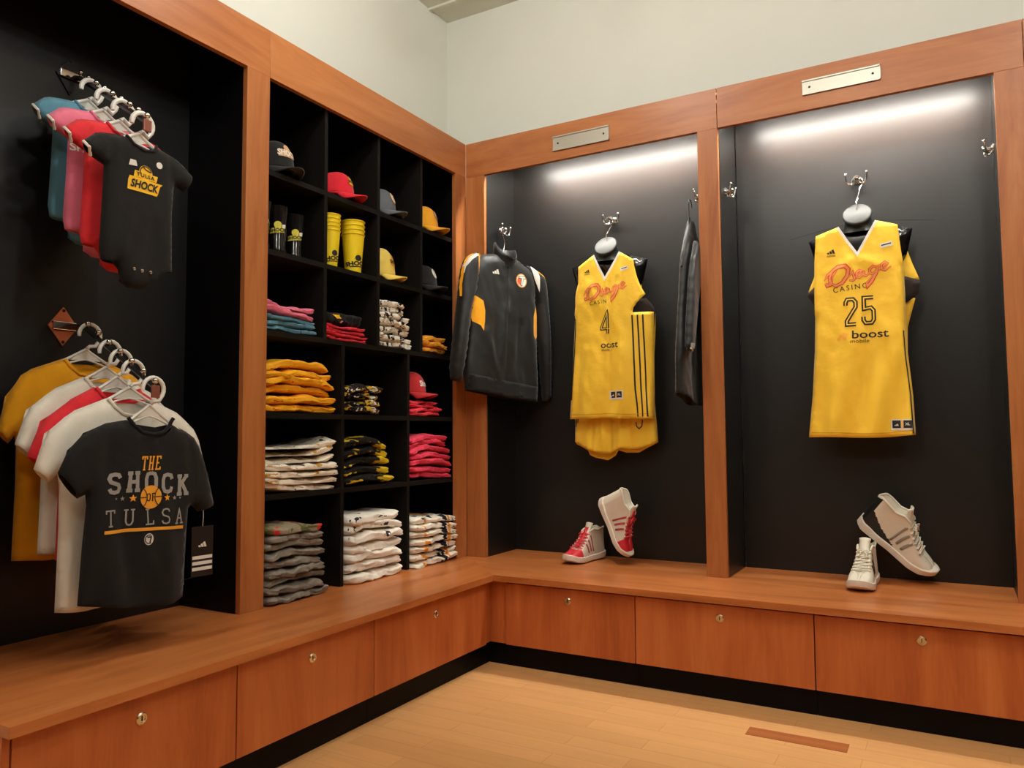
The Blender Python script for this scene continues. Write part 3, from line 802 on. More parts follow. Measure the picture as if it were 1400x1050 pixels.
shock_logo(gs, bs, (.004, -.130), .104, I_YEL, I_BLK)
prnt('sticker', gs, [disc((.052, -.062), .010, 16)], I_WHT, bs)
prnt('sticker', gs, [fillpoly([(-.048, -.088), (-.022, -.086), (-.026, -.070), (-.044, -.070)], .01)], I_WHT, bs)
t, g_ = bodysuit(-.035, C_RED, 'red baby bodysuit hanging behind the black one', 'white hanger holding the red baby bodysuit', 12)
prnt('lettering', g_, [text2d('SHOCK', .028, (.0, -.125), bold=.001)], I_WHT, t)
t, g_ = bodysuit(-.12, C_PNK, 'pink baby bodysuit hanging between the red and the blue one', 'white hanger holding the pink baby bodysuit', 13)
prnt('lettering', g_, [text2d('SHOCK', .032, (-.055, -.130), bold=.001)], I_WHT, t)
t, g_ = bodysuit(-.20, C_BLU, 'blue baby bodysuit hanging rearmost on the upper rod', 'white hanger holding the rearmost blue baby bodysuit', 14)

# ------------------------------------------------------------------ display hangers with a neck disc
def display_hanger(x, y, zs, zhook, label, half=.245, tilt=2):
    """black torso-style hanger: broad glossy shoulders, round neck cap, wire hook"""
    t = root('display_hanger', label, 'hanger', (x, y, zs), R(0)); t.rotation_euler.y = R(tilt)
    m = MB(); n = 17
    pts = []; rs = []
    for k in range(-n, n+1):
        f = k/n; a = abs(f)
        z = .034-.030*a**1.3; pts.append((f*half, -.006+.02*a*a, z)); rs.append(.030*(1-.16*a)*(1 if a < .94 else (.95 if a < .99 else .7)))
    m.tube(pts, rs, 16, flat=(0, -.08, .0))
    m.build('shoulder', BPLAST, t, smooth=True)
    # upper chest shell
    P = [(-.20, -.02), (-.10, .012), (.10, .012), (.20, -.02), (.165, -.16), (.08, -.24), (-.08, -.24), (-.165, -.16)]
    g = Gar(P, (), .028, .06, (), 3, 0, soft=[4, 5, 6, 7], hem=0)
    cloth_obj('chest_form', g, BPLAST, t, .02, thick=0)
    m = MB()
    m.tube([(0, .010, .0), (0, .004, .025), (0, -.012, .042), (0, -.030, .054)], [.066, .056, .050, .046], 28)
    m.lathe([(.044, 0), (.050, .004), (.057, .010), (.058, .016), (.055, .020), (.051, .021), (.0, .0215)], (0, -.026, .052), (0, -.86, .51), 36)
    m.build('neck_cap', plain('neck_plastic', rgb(44, 46, 44), rough=.42, spec=.4), t, smooth=True)
    h = zhook-zs; m = MB()
    pts = [(0, -.034, .086), (0, -.030, .118), (.002, -.018, .130)]
    for k in range(11):
        a = R(-60+k*26); pts.append((.004+.024*math.cos(a)*.9, -.004, h-.028+.026*math.sin(a)))
    m.tube(pts, .0022, 8); m.build('hook', CHROME, t, smooth=True)
    return t
display_hanger(.697, .215, 1.850, 2.062, 'glossy black display hanger inside the yellow jersey with striped side', .268, 0)
display_hanger(1.824, .215, 1.840, 2.073, 'glossy black display hanger inside the yellow jersey above the white shoes', .280, -1)

# ------------------------------------------------------------------ script word for the jerseys
def osage(c, s):
    """brush-script Osage as outlined strokes; c left-middle, s overall width"""
    X = lambda x, y: (c[0]+x*s, c[1]+y*s)
    st = [
     ([(.02, -.06), (.05, -.10), (.10, -.09), (.09, .02), (.13, .12), (.22, .19), (.33, .19), (.38, .13), (.36, .03), (.28, -.08), (.18, -.12), (.12, -.08), (.13, .02), (.20, .12)], [.03, .06, .05, .045, .05, .06, .065, .06, .06, .055, .045, .03, .02, .012]),
     ([(.0, -.02), (.06, .07), (.16, .15), (.30, .20)], [.01, .04, .05, .02]),
     ([(.36, -.02), (.44, .08), (.45, .04), (.47, -.03), (.44, -.06), (.38, -.05)], [.012, .03, .04, .04, .03, .02]),
     ([(.45, -.02), (.58, .085), (.54, .10), (.50, .06), (.50, -.01), (.54, -.02), (.60, .04), (.61, .09)], [.012, .03, .035, .04, .035, .03, .03, .03]),
     ([(.61, .08), (.60, .02), (.64, .0), (.70, .06)], [.03, .035, .03, .02]),
     ([(.80, .12), (.74, .145), (.69, .10), (.69, .04), (.73, .02), (.79, .08), (.81, .13), (.78, .02), (.71, -.10), (.65, -.17), (.64, -.12), (.72, -.02), (.84, .08)], [.03, .035, .04, .04, .035, .03, .03, .045, .05, .045, .03, .02, .015]),
     ([(.84, .09), (.92, .13), (.95, .17), (.91, .195), (.86, .15), (.86, .09), (.91, .06), (1.0, .12)], [.02, .025, .03, .035, .04, .04, .03, .012])]
    a = [ribbon([X(*p) for p in P], [w_*s*1.18 for w_ in W], step=.004) for P, W in st]
    b = [ribbon([X(*p) for p in P], [w_*s*.62 for w_ in W], step=.004) for P, W in st]
    return a, b
def jersey(x, y, poly, opens, soft, folds, seed, label, stripes, back_poly, side_poly, num, wings, zbase, extra=None):
    t = root('basketball_jersey', label, 'jersey', (x, y, zbase), 0)
    sh = lambda P: [(a, b-zbase) for a, b in P]
    fl = [((a[0], a[1]-zbase), (b[0], b[1]-zbase), w_, d) for a, b, w_, d in folds]
    g = Gar(sh(poly), opens, .012, .03, fl, seed, .0045, soft=soft, hem=.011, curl=.45)
    o = cloth_obj('front_panel', g, C_JER, t, .013, back=False, thick=.0014, yoff=0)
    gb = Gar(sh(back_poly), (), .004, .03, (), seed+3, .003, hem=.004)
    cloth_obj('back_panel', gb, C_JER, t, .016, back=False, thick=.0014, yoff=.075)
    if side_poly:
        gd = Gar(sh(side_poly), (), .003, .03, (), seed+4, .001, hem=0)
        cloth_obj('mesh_panel', gd, cloth('dark_mesh', rgb(36, 26, 20), rough=.9), t, .02, back=False, thick=.001, yoff=.058)
    for sg in (-1, 1):
        m = MB(); m.tube([(sg*(.062+.092*k/6), .066, 1.868-.012*(k/6)**1.2-zbase) for k in range(7)], .0335, 16, flat=(0, -.05, 0), cap=False)
        m.build('shoulder_mesh', cloth('shoulder_mesh', rgb(58, 46, 36), rough=.8), t, smooth='full')
    return t, g
ZJ = 1.0
V25 = [(-.070, 1.846), (-.034, 1.782), (.002, 1.724), (.040, 1.790), (.077, 1.856)]
P25 = [(.077, 1.856), (.153, 1.830), (.160, 1.74), (.169, 1.668), (.170, 1.55), (.169, 1.432), (.171, 1.315), (.184, 1.141), (.188, .984), (.09, .974), (-.02, .972), (-.12, .977), (-.212, .975),
       (-.191, 1.152), (-.177, 1.336), (-.171, 1.48), (-.170, 1.558), (-.166, 1.707), (-.157, 1.822), (-.070, 1.846), (-.034, 1.782), (.002, 1.724), (.040, 1.790)]
B25 = [(-.17, 1.83), (-.165, 1.72), (-.18, 1.66), (-.205, 1.60), (-.165, 1.575), (-.15, 1.53), (-.17, 1.44), (-.17, .99), (.16, .99), (.172, 1.42), (.188, 1.48), (.204, 1.537), (.160, 1.545), (.160, 1.590), (.222, 1.612), (.198, 1.68), (.172, 1.77), (.165, 1.835)]
S25 = [(-.165, 1.63), (-.21, 1.585), (-.175, 1.53), (.0, 1.5), (.175, 1.52), (.215, 1.55), (.225, 1.605), (.165, 1.63)]
j, g = jersey(1.82, .150, P25, [0, 1, 2, 8, 9, 10, 11, 15, 16, 17, 18, 19, 20, 21, 22], [2, 9, 10, 11, 16], [((-.03, 1.70), (-.10, 1.62), .02, .006), ((.02, 1.70), (.11, 1.66), .02, .006), ((.09, 1.35), (.10, .98), .02, -.010), ((-.1, 1.3), (-.12, .98), .02, .008), ((0, 1.3), (.01, .98), .025, -.006)],
    21, 'yellow basketball jersey numbered 25 hanging in the right locker', None, B25, S25, '25', None, ZJ)
zj = lambda u, v: (u, v-ZJ)
prnt('neck_trim', g, [ribbon([zj(*p) for p in V25], .010)], I_WHT, j)
oa, ob = osage(zj(-.130, 1.632), .255)
o = prnt('script_lettering', g, oa, I_RED, j); prnt('script_highlight', g, ob, I_CRL, j, lift=.0034, sub=o)
prnt('small_lettering', g, [text2d('CASINO', .030, zj(-.028, 1.588), sx=1.0, rot=4, space=1.35)], I_BLK, j)
def two(c, w_, h): return [(c[0]-w_/2, c[1]+h*.26), (c[0]-w_/2, c[1]+h*.38), (c[0]-w_*.32, c[1]+h*.5), (c[0]+w_*.25, c[1]+h*.5), (c[0]+w_/2, c[1]+h*.38), (c[0]+w_/2, c[1]+h*.18), (c[0]-w_*.42, c[1]-h*.36), (c[0]-w_*.42, c[1]-h*.5), (c[0]+w_/2, c[1]-h*.5)]
def five(c, w_, h): return [(c[0]+w_/2, c[1]+h*.5), (c[0]-w_*.42, c[1]+h*.5), (c[0]-w_*.42, c[1]+h*.06), (c[0]+w_*.25, c[1]+h*.10), (c[0]+w_/2, c[1]-h*.02), (c[0]+w_/2, c[1]-h*.38), (c[0]+w_*.28, c[1]-h*.5), (c[0]-w_*.3, c[1]-h*.5), (c[0]-w_/2, c[1]-h*.38), (c[0]-w_/2, c[1]-h*.24)]
def four(c, w_, h): return [(c[0]+w_*.22, c[1]-h*.5), (c[0]+w_*.22, c[1]+h*.5), (c[0]-w_*.5, c[1]-h*.20), (c[0]-w_*.5, c[1]-h*.27), (c[0]+w_*.40, c[1]-h*.27)]
c2, c5 = zj(-.030, 1.488), zj(.036, 1.490)
o = prnt('number', g, [ribbon(two(c2, .038, .104), .017), ribbon(five(c5, .038, .104), .017)], I_BLK, j, lift=.002)
prnt('number_inline', g, [ribbon(two(c2, .038, .104), .0045), ribbon(five(c5, .038, .104), .0045)], C_JER, o, lift=.0033)
prnt('sponsor_lettering', g, [text2d('boost', .046, zj(.038, 1.392), bold=.0006, sx=1.28), text2d('mobile', .022, zj(.0, 1.366), sx=1.2)], I_BLK, j)
prnt('sponsor_mark', g, [ribbon([zj(-.085, 1.375), zj(-.07, 1.39), zj(-.055, 1.38), zj(-.05, 1.395), zj(-.065, 1.40)], .011)], I_PCH, j)
prnt('maker_mark', g, three_bars(zj(-.098, 1.738), .030)+[text2d('adidas', .014, zj(-.098, 1.730))], I_BLK, j)
prnt('league_patch', g, [ribbon([zj(.088, 1.748), zj(.132, 1.756)], .018)], I_WHT, j)
prnt('league_mark', g, [ribbon([zj(.092, 1.750), zj(.128, 1.757)], .005)], I_BLK, j, lift=.0034)
def jock_tag(j, g, c, w_=.080, h=.044):
    o = prnt('size_tag', g, [fillpoly([(c[0]-w_/2, c[1]-h/2), (c[0]+w_/2, c[1]-h/2), (c[0]+w_/2, c[1]+h/2), (c[0]-w_/2, c[1]+h/2)])], I_WHT, j)
    for s in (-1, 1):
        a = c[0]+s*w_*.25; q = w_*.19
        prnt('tag_square', g, [fillpoly([(a-q, c[1]-h*.30), (a+q, c[1]-h*.30), (a+q, c[1]+h*.40), (a-q, c[1]+h*.40)])], I_BLK, o, lift=.0034)
        prnt('tag_mark', g, three_bars((a, c[1]-h*.10), .014) if s < 0 else [text2d('XL', .014, (a, c[1]+h*.05), bold=.0004)], I_WHT, o, lift=.0044)
    prnt('tag_stripe', g, [ribbon([(c[0], c[1]-h*.3), (c[0], c[1]+h*.4)], .006)], I_PCH, o, lift=.0034)
jock_tag(j, g, zj(.142, 1.024))
prnt('hem_stitch', g, [ribbon([zj(-.200, .995), zj(-.10, .994), zj(.0, .990), (.09, -.008), (.178, .003)], .0022)], plain('stitch_orange', rgb(214, 150, 30), rough=.8), j)
prnt('side_piping', g, [ribbon([zj(.160, 1.40), zj(.163, 1.30), zj(.176, 1.14), zj(.181, .99)], .004)], I_BLK, j)

V4 = [(-.054, 1.863), (-.025, 1.80), (.005, 1.741), (.045, 1.80), (.083, 1.864)]
P4 = [(.083, 1.864), (.148, 1.821), (.152, 1.79), (.162, 1.74), (.180, 1.690), (.203, 1.651), (.165, 1.618), (.145, 1.590), (.140, 1.567), (.236, 1.566), (.234, 1.31), (.232, 1.066), (.10, 1.064), (.013, 1.072), (-.09, 1.068), (-.202, 1.068),
      (-.179, 1.347), (-.164, 1.567), (-.157, 1.62), (-.155, 1.68), (-.138, 1.735), (-.137, 1.815), (-.054, 1.863), (-.025, 1.80), (.005, 1.741), (.045, 1.80)]
B4 = [(-.14, 1.82), (-.138, 1.76), (-.150, 1.70), (-.172, 1.65), (-.168, 1.60), (-.15, 1.58), (-.16, 1.08), (.20, 1.08), (.226, 1.50), (.226, 1.566), (.16, 1.56), (.13, 1.60), (.16, 1.70), (.165, 1.76), (.150, 1.82)]
S4 = [(-.16, 1.64), (-.17, 1.585), (.0, 1.5), (.225, 1.50), (.232, 1.575), (.222, 1.60), (.188, 1.640), (.14, 1.64)]
j, g = jersey(.70, .150, P4, [0, 1, 2, 3, 4, 5, 6, 7, 8, 11, 12, 13, 14, 17, 18, 19, 20, 21, 22, 23, 24, 25], [3, 4, 6, 12, 13, 14, 19], [((.028, 1.72), (.026, 1.08), .006, -.006), ((-.08, 1.72), (-.03, 1.60), .02, .005), ((-.1, 1.4), (-.13, 1.07), .02, .010), ((.09, 1.4), (.08, 1.07), .022, .008)],
    22, 'yellow basketball jersey numbered 4 with black side stripes', None, B4, S4, '4', None, ZJ)
prnt('neck_trim', g, [ribbon([zj(*p) for p in V4], .010)], I_WHT, j)
oa, ob = osage(zj(-.108, 1.672), .225)
o = prnt('script_lettering', g, oa, I_RED, j); prnt('script_highlight', g, ob, I_CRL, j, lift=.0034, sub=o)
prnt('small_lettering', g, [text2d('CASIN', .026, zj(-.030, 1.628), sx=1.0, rot=4, space=1.3)], I_BLK, j)
c4 = zj(.006, 1.526)
o = prnt('number', g, [ribbon(four(c4, .044, .104), .0135)], I_BLK, j, lift=.002)
prnt('number_inline', g, [ribbon(four(c4, .044, .104), .0036)], C_JER, o, lift=.0033)
prnt('sponsor_lettering', g, [text2d('oost', .044, zj(.024, 1.420), bold=.0006, sx=1.1), text2d('mobil', .020, zj(.008, 1.396), sx=1.1)], I_BLK, j)
prnt('maker_mark', g, three_bars(zj(-.088, 1.780), .026)+[text2d('adidas', .012, zj(-.088, 1.773))], I_BLK, j)
prnt('league_patch', g, [ribbon([zj(.086, 1.776), zj(.122, 1.786)], .016)], I_WHT, j)
prnt('league_mark', g, [ribbon([zj(.090, 1.779), zj(.118, 1.786)], .004)], I_BLK, j, lift=.0034)
jock_tag(j, g, zj(.056, 1.178), .074, .042)
for du in (0, .026, .051):
    prnt('side_stripe', g, [ribbon([zj(.138+du, 1.555), zj(.142+du, 1.40), zj(.146+du*1.02, 1.20), zj(.156+du, 1.074)], .0075)], I_BLK, j)
prnt('side_stripe', g, [ribbon([zj(-.158, 1.56), zj(-.162, 1.47), zj(-.172, 1.34), zj(-.186, 1.16)], .006)], I_BLK, j)
prnt('hem_stitch', g, [ribbon([zj(-.195, 1.090), zj(-.09, 1.088), zj(.013, 1.092), zj(.10, 1.086), zj(.210, 1.088)], .0022)], plain('stitch_orange', rgb(214, 150, 30), rough=.8), j)
# shorts hanging below the number 4 jersey
t = root('basketball_shorts', 'yellow basketball shorts showing below the number 4 jersey', 'shorts', (.70, .212, .90))
PS = [(-.190, .30), (.215, .30), (.232, .055), (.15, .025), (.09, .020), (.055, .03), (.02, .012), (-.015, -.002), (-.06, -.0), (-.14, .03), (-.196, .055)]
gsx = Gar(PS, [2, 3, 4, 5, 6, 7, 8, 9], .019, .04, [((-.09, .25), (-.10, .0), .010, -.016), ((-.045, .25), (-.04, .0), .012, .012), ((.0, .25), (.0, -.03), .008, -.016), ((.055, .25), (.05, .0), .012, .012), ((.09, .25), (.10, .0), .01, -.014)], 23, .004, soft=[3, 4, 5, 6, 7, 8, 9], hem=.012)
cloth_obj('shorts_body', gsx, C_JER, t, .012, backpoly=[(-.190, .30), (.215, .30), (.232, .055), (.13, .005), (.07, .004), (.03, .016), (.015, -.010), (-.03, -.034), (-.09, -.022), (-.12, -.008), (-.13, .012), (-.196, .045)])
prnt('side_emblem', gsx, [ribbon([(.130, .15), (.132, .13), (.145, .118), (.160, .13), (.164, .16)], .006)], plain('ink_brown', rgb(90, 56, 40), rough=.7), t)
prnt('side_stripe', gsx, [ribbon([(-.178, .20), (-.184, .13)], .005), ribbon([(-.168, .20), (-.172, .15)], .004)], I_BLK, t)

# ------------------------------------------------------------------ folded clothes
def folded(name, W, Dp, t, mats, seed, arch=0.0, tilt=0.0, lay=2, rough_=.006, sag=0.0, lump=0.0, droop=0.0):
    """folded garment; local: x towards the front (front edge at 0), y along the shelf, centred, z up from its underside.
    arch: rise of the middle; tilt: rise from left to right; lay: visible folded layers on the edge"""
    nu, nk = 40, 30; m = MB(); vs = []; fs = []
    rnd = random.Random(seed); ph = rnd.uniform(0, 9)
    def cz(u):  # centre line height along the width, -1..1
        return arch*(1-u*u)+tilt*u+.003*math.sin(u*5+ph)
    for i in range(nu+1):
        u = -1+2*i/nu; e = min(1, (1-abs(u))/.10); e = math.sqrt(max(.0, 1-(1-e)**2)); e = max(e, .02)
        tt = t*(.35+.65*e)*(1+.16*noise.noise(Vector((u*2.2, seed, 1))))
        fx = .010*noise.noise(Vector((u*2.5, seed*1.7, 3)))+rough_*noise.noise(Vector((u*9, seed*2.1, 4)))-.012*(1-e)
        for k in range(nk):
            a = 2*PI*k/nk; ca, sa = math.cos(a), math.sin(a)
            x = math.copysign(abs(ca)**(.55), ca); z = math.copysign(abs(sa)**(.7), sa)
            xx = -Dp/2+x*Dp/2; zz = z*tt/2
            if ca > 0:   # folded front edge: grooves between the layers
                q = z*.5+.5; gr = abs(math.sin(q*PI*lay+.25*math.sin(u*4+ph)))
                xx += fx - (.010)*(1-gr)**2*ca+.006*math.sin(u*3+q*4+ph)*ca
            else: xx += fx
            zz += cz(u)+t/2+tt*.10*noise.noise(Vector((u*6, x*2.2, seed+z)))+lump*noise.noise(Vector((u*3.2+seed, x*1.5, 9)))*(1 if z > 0 else .6)
            zz -= droop*max(0, x)**2*.5
            vs.append((xx, u*W/2, max(zz, -.0+0)))
    for i in range(nu):
        for k in range(nk): fs.append((i*nk+k, i*nk+(k+1) % nk, (i+1)*nk+(k+1) % nk, (i+1)*nk+k))
    fs.append(tuple(range(nk-1, -1, -1))); fs.append(tuple(range(nu*nk, (nu+1)*nk)))
    m.add(vs, fs); return m
ORD = ['bottom', 'second from the bottom', 'third from the bottom', 'fourth from the bottom', 'fifth from the bottom', 'sixth from the bottom', 'seventh from the bottom', 'eighth from the bottom', 'ninth from the bottom']
def stack(y0, y1, z0, z1, n, mats, what, where, group, seed, cat='folded shirt', name='folded_shirt', front=-.022, Dp=.25, arch=0.0, tiltv=0.0, lay=2, jit=.012, wob=.07, lump=.004, shrink=0.0, topnote=None, rough_=.010):
    """n folded garments lying on each other between y0..y1 and z0..z1; arch/tilt grow towards the top"""
    t = (z1-z0)/n; rnd = random.Random(seed); out = []
    for k in range(n):
        f = k/max(1, n-1)
        a = arch*min(1, .2+1.1*f)+rnd.uniform(-.25, .25)*t; tl = tiltv*(2*f-1)*.8+rnd.uniform(-.22, .22)*t
        W = (y1-y0)*(1-wob*rnd.random())*(1-shrink*f)
        mt = mats[k % len(mats)] if isinstance(mats, list) else mats
        pos = 'topmost' if k == n-1 and n > 2 else ('upper' if (k == 1 and n == 2) else ('lower' if n == 2 else ORD[k]))
        lab = f'{what}, {pos} {where}'
        assert len(lab.replace(',', '').split()) <= 16, lab
        m = folded(name, W, Dp*(1-.1*rnd.random()), t*1.12, mt, seed*13+k, a, tl, lay, rough_, lump=lump*1.4)
        o = m.build(name, mt, None, smooth='full')
        o.location = (front+rnd.uniform(-jit, jit*.4), (y0+y1)/2+rnd.uniform(-.006, .006)-shrink*f*(y1-y0)*.4, z0+k*t+.0005)
        o.rotation_euler = (0, 0, rnd.uniform(-.03, .03))
        tag(o, lab, cat, group); out.append(o)
    return out
F_YEL = printed('fold_yellow', rgb(248, 178, 34), [rgb(190, 70, 28)], scale=26, thr=.66, stretch=(1, 1, 3))
F_YEL2 = cloth('fold_gold', rgb(226, 152, 30), var=.08)
F_WHT = printed('fold_white_print', rgb(246, 236, 216), [rgb(200, 150, 60), rgb(70, 62, 56)], scale=20, thr=.655, stretch=(1, 1, 2.4))
F_RED = cloth('fold_red', rgb(224, 50, 66), var=.08)
F_RP = cloth('fold_raspberry', rgb(226, 56, 84), var=.08)
F_BY = printed('fold_black_gold', rgb(26, 23, 20), [rgb(214, 186, 34)], scale=13, thr=.55, stretch=(1, 1, 2.2))
F_BWG = printed('fold_black_mixed', rgb(24, 22, 22), [rgb(226, 222, 210), rgb(200, 160, 40)], scale=24, thr=.58, stretch=(1, 1, 1.6))
F_BW = printed('fold_white_black', rgb(240, 234, 218), [rgb(24, 22, 20)], scale=26, thr=.56, stretch=(1, 1.2, .6))
F_GRY = cloth('fold_grey', rgb(134, 126, 114), var=.14)
F_GRYP = printed('fold_grey_print', rgb(150, 138, 112), [rgb(206, 60, 56), rgb(96, 96, 60)], scale=9, thr=.55)
F_WHT2 = cloth('fold_white', rgb(246, 240, 226), var=.03)
F_WHTS = printed('fold_white_scribble', rgb(246, 240, 226), [rgb(40, 44, 56)], scale=26, thr=.63)
F_WG = printed('fold_white_graphic', rgb(244, 236, 218), [rgb(230, 150, 40), rgb(24, 28, 38)], scale=11, thr=.57, stretch=(1, 1, .8))
S1, S2, S3, S4_, S5 = SHZ
# third shelf row
stack(-1.302, -1.04, S3, S3+.060, 3, C_BLU, 'light blue folded bodysuit', 'of the blue pile beneath pink ones', 'blue folded bodysuits', 41, cat='folded bodysuit', name='folded_bodysuit', lump=.003, arch=.004)
stack(-1.302, -1.042, S3+.060, S3+.118, 2, C_PNK, 'pink folded bodysuit', 'of the two on top of the blue pile', 'pink folded bodysuits', 42, cat='folded bodysuit', name='folded_bodysuit', arch=-.010, lump=.004, lay=2)
stack(-.984, -.735, S3, S3+.066, 4, F_RED, 'thin red folded bodysuit', 'beneath the black one', 'thin red folded bodysuits', 43, cat='folded bodysuit', name='folded_bodysuit', arch=-.006, lump=.002)
bk = stack(-.965, -.752, S3+.064, S3+.116, 1, C_BLK, 'black folded bodysuit with small yellow print', 'lying on the thin red folded bodysuits', None, 44, cat='folded bodysuit', name='folded_bodysuit', arch=.004)[0]
bk['label'] = 'black folded bodysuit with yellow print lying on the thin red ones'
def on_front(o, pts2, name, mat, dx=.002):
    """print sitting on the rounded front of a folded garment; pts2 in (y, z) local"""
    vs, fs = fillpoly(pts2, .006); co = [v.co for v in o.data.vertices]
    def xs(y, z):
        c = sorted(((v.y-y)**2+(v.z-z)**2*1.5-(.0004 if v.x > -.06 else -1), v.x) for v in co)[:5]
        return sum(x for _, x in c)/5
    m = MB(); m.add([(xs(y, z)+dx, y, z) for y, z in vs], fs); r = m.build(name, mat, o, smooth='full'); return r
on_front(bk, [(-.082, .040), (-.068, .030), (-.062, .022), (-.040, .026), (-.022, .028), (-.034, .038), (-.030, .044), (-.050, .040)], 'print', I_YEL, .004)
on_front(bk, [(-.028, .012), (-.018, .010), (-.016, .018), (-.026, .020)], 'sticker', I_WHT, .004)
stack(-.652, -.40, S3, S3+.205, 7, F_BW, 'white folded garment with black pattern', 'of the tall patterned pile', 'black and white patterned garments', 45, cat='folded garment', name='folded_garment', arch=.008, lump=.006, shrink=.30, rough_=.012)
stack(-.338, -.135, S3, S3+.085, 3, F_YEL2, 'small golden folded garment', 'of the three in the end cubbyhole', 'small golden folded garments', 46, cat='folded garment', name='folded_garment', arch=-.004)
# second shelf row
stack(-1.302, -.905, S2, S2+.182, 6, F_YEL, 'yellow folded T-shirt with red print', 'of the yellow pile', 'yellow folded T-shirts', 51, arch=.018, lump=.006, jit=.02, shrink=.12)
stack(-.872, -.635, S2, S2+.118, 4, F_BWG, 'black, white and gold folded T-shirt', 'of its low pile', 'black, white and gold folded T-shirts', 52, arch=.006, lump=.006)
stack(-.437, -.190, S2, S2+.072, 4, F_RED, 'red folded T-shirt', 'of the pile beneath the red cap', 'red folded T-shirts under a cap', 53, arch=.0, lump=.002)
# first shelf row
stack(-1.302, -.905, S1, S1+.190, 7, F_WHT, 'white printed folded T-shirt', 'of its pile on the lowest shelf', 'printed white folded T-shirts', 61, arch=-.020, tiltv=.016, lump=.008, jit=.02)
stack(-.874, -.540, S1, S1+.175, 5, F_BY, 'black folded T-shirt with gold print', 'of the black and gold pile', 'black and gold folded T-shirts', 62, arch=.022, lump=.004, shrink=.18)
stack(-.437, -.080, S1, S1+.195, 7, F_RP, 'raspberry red folded T-shirt', 'of the plain red pile', 'raspberry red folded T-shirts', 63, arch=.020, tiltv=.012, lump=.004, shrink=.15)
# on the bench
ws = stack(-1.302, -1.01, ZB, ZB+.270, 9, [F_GRY]*8+[F_GRYP], 'grey folded T-shirt', 'of the grey pile', 'grey folded T-shirts', 71, arch=.010, lump=.008, front=.012, rough_=.012, shrink=.05)
ws[-1]['label'] = 'grey folded T-shirt with red print on top of the grey pile'
ws = stack(-.870, -.505, ZB, ZB+.275, 7, [F_WHT2]*4+[F_WHTS]*3, 'white folded T-shirt', 'of the tall white pile on the bench', 'white folded T-shirts on the bench', 72, arch=.006, lump=.008, front=.010, lay=2, shrink=.12)
ws = stack(-.437, -.085, ZB, ZB+.215, 7, F_WG, 'white folded T-shirt with orange graphic', 'of the pile beside the corner', 'white graphic folded T-shirts', 73, arch=.004, tiltv=-.012, lump=.006, front=.008)

# ------------------------------------------------------------------ caps, cups, tumblers
def cap(y, z, mat, brim, label, rz=0, s=1.0, logo=None, x=-.14, tall=1.0, under=None):
    """baseball cap: panelled crown with button, curved bill pointing along +x before turning"""
    t = root('baseball_cap', label, 'cap', (x, y, z), R(rz)); m = MB()
    nu, nv = 28, 12; vs = []; fs = []
    def crown(a, b):   # a around, b 0..1 up
        r = math.cos(b*PI/2)**.62; ex = 1+.10*math.cos(a)
        h = math.sin(b*PI/2)**.9
        seam = 1-.012*(abs(math.cos(a*3))**14)
        return Vector((math.cos(a)*.094*r*ex*seam*s-.004, math.sin(a)*.080*r*seam*s, h*.115*s*tall+.006*math.cos(a)*h))
    for j in range(nv+1):
        for i in range(nu): vs.append(crown(2*PI*i/nu, j/nv*.999))
    for j in range(nv):
        for i in range(nu): fs.append((j*nu+i, j*nu+(i+1) % nu, (j+1)*nu+(i+1) % nu, (j+1)*nu+i))
    m.add(vs, fs); o = m.build('crown', mat, t, smooth='full'); md = o.modifiers.new('t', 'SOLIDIFY'); md.thickness = .002; md.offset = -1
    MB().ball((crown(0, .999).x-.094*0, 0, .115*s*tall+.003), .006*s, 8, sc=(1, 1, .6)).build('button', mat, t, smooth=True)
    m = MB(); vs = []; fs = []; na, nr = 18, 6
    for i in range(na+1):
        a = -1.18+2.36*i/na
        for j in range(nr+1):
            f = j/nr; inner = Vector((math.cos(a)*.100*s, math.sin(a)*.076*s)); ln = .066*s*(math.cos(a*.95)**.6 if abs(a) < 1.5 else 0)
            p = inner+Vector((ln*f, -math.sin(a)*.006*f*s)); vs.append((p.x, p.y, .010-5.2*(p.y/s)**2*f-.010*f*s))
    for i in range(na):
        for j in range(nr): fs.append((i*(nr+1)+j, (i+1)*(nr+1)+j, (i+1)*(nr+1)+j+1, i*(nr+1)+j+1))
    mn = min(v[2] for v in vs)
    m.add(vs, fs); o = m.build('bill', brim, t, smooth='full'); md = o.modifiers.new('t', 'SOLIDIFY'); md.thickness = .004
    t.location.z = z-mn*1.0+.003
    m = MB(); m.tube([crown(2*PI*i/24, .02)*1.005 for i in range(25)], .0028*s, 6, cap=False); m.build('sweatband', mat, t, smooth=True)
    if logo:
        for nm, shapes, lm, lift in logo:
            m = MB()
            for vs2, fs2 in shapes:
                m.add([crown(u/(.085*s), .10+v/(.135*s*tall))*1.0+Vector((math.cos(u/(.085*s)), math.sin(u/(.085*s)), .25))*lift for u, v in vs2], fs2)
            m.build(nm, lm, t, smooth='full')
    return t
def lg_shock(c1, c2, k=1.0):
    return [('logo', [fillpoly([(-.034*k, .020), (.032*k, .020), (.038*k, .042), (-.030*k, .046)], .008), disc((.002, .052), .014*k, 16)], c1, .002),
            ('lettering', [text2d('SHOCK', .022*k, (0, .032), bold=.0007, sx=1.0), ribbon(arc((.002, .054), .009*k, 20, 160, 6), .0022)], c2, .0036)]
def lg_ball(c1, c2, c3):
    return [('logo', [disc((0, .040), .022, 20)], c1, .002), ('lettering', [ribbon([(-.012, .050), (.012, .050)], .006), ribbon([(.002, .050), (-.004, .026)], .006)], c2, .0036),
            ('ring', [ribbon(arc((0, .040), .022, 0, 360, 24), .0035)], c3, .003)]
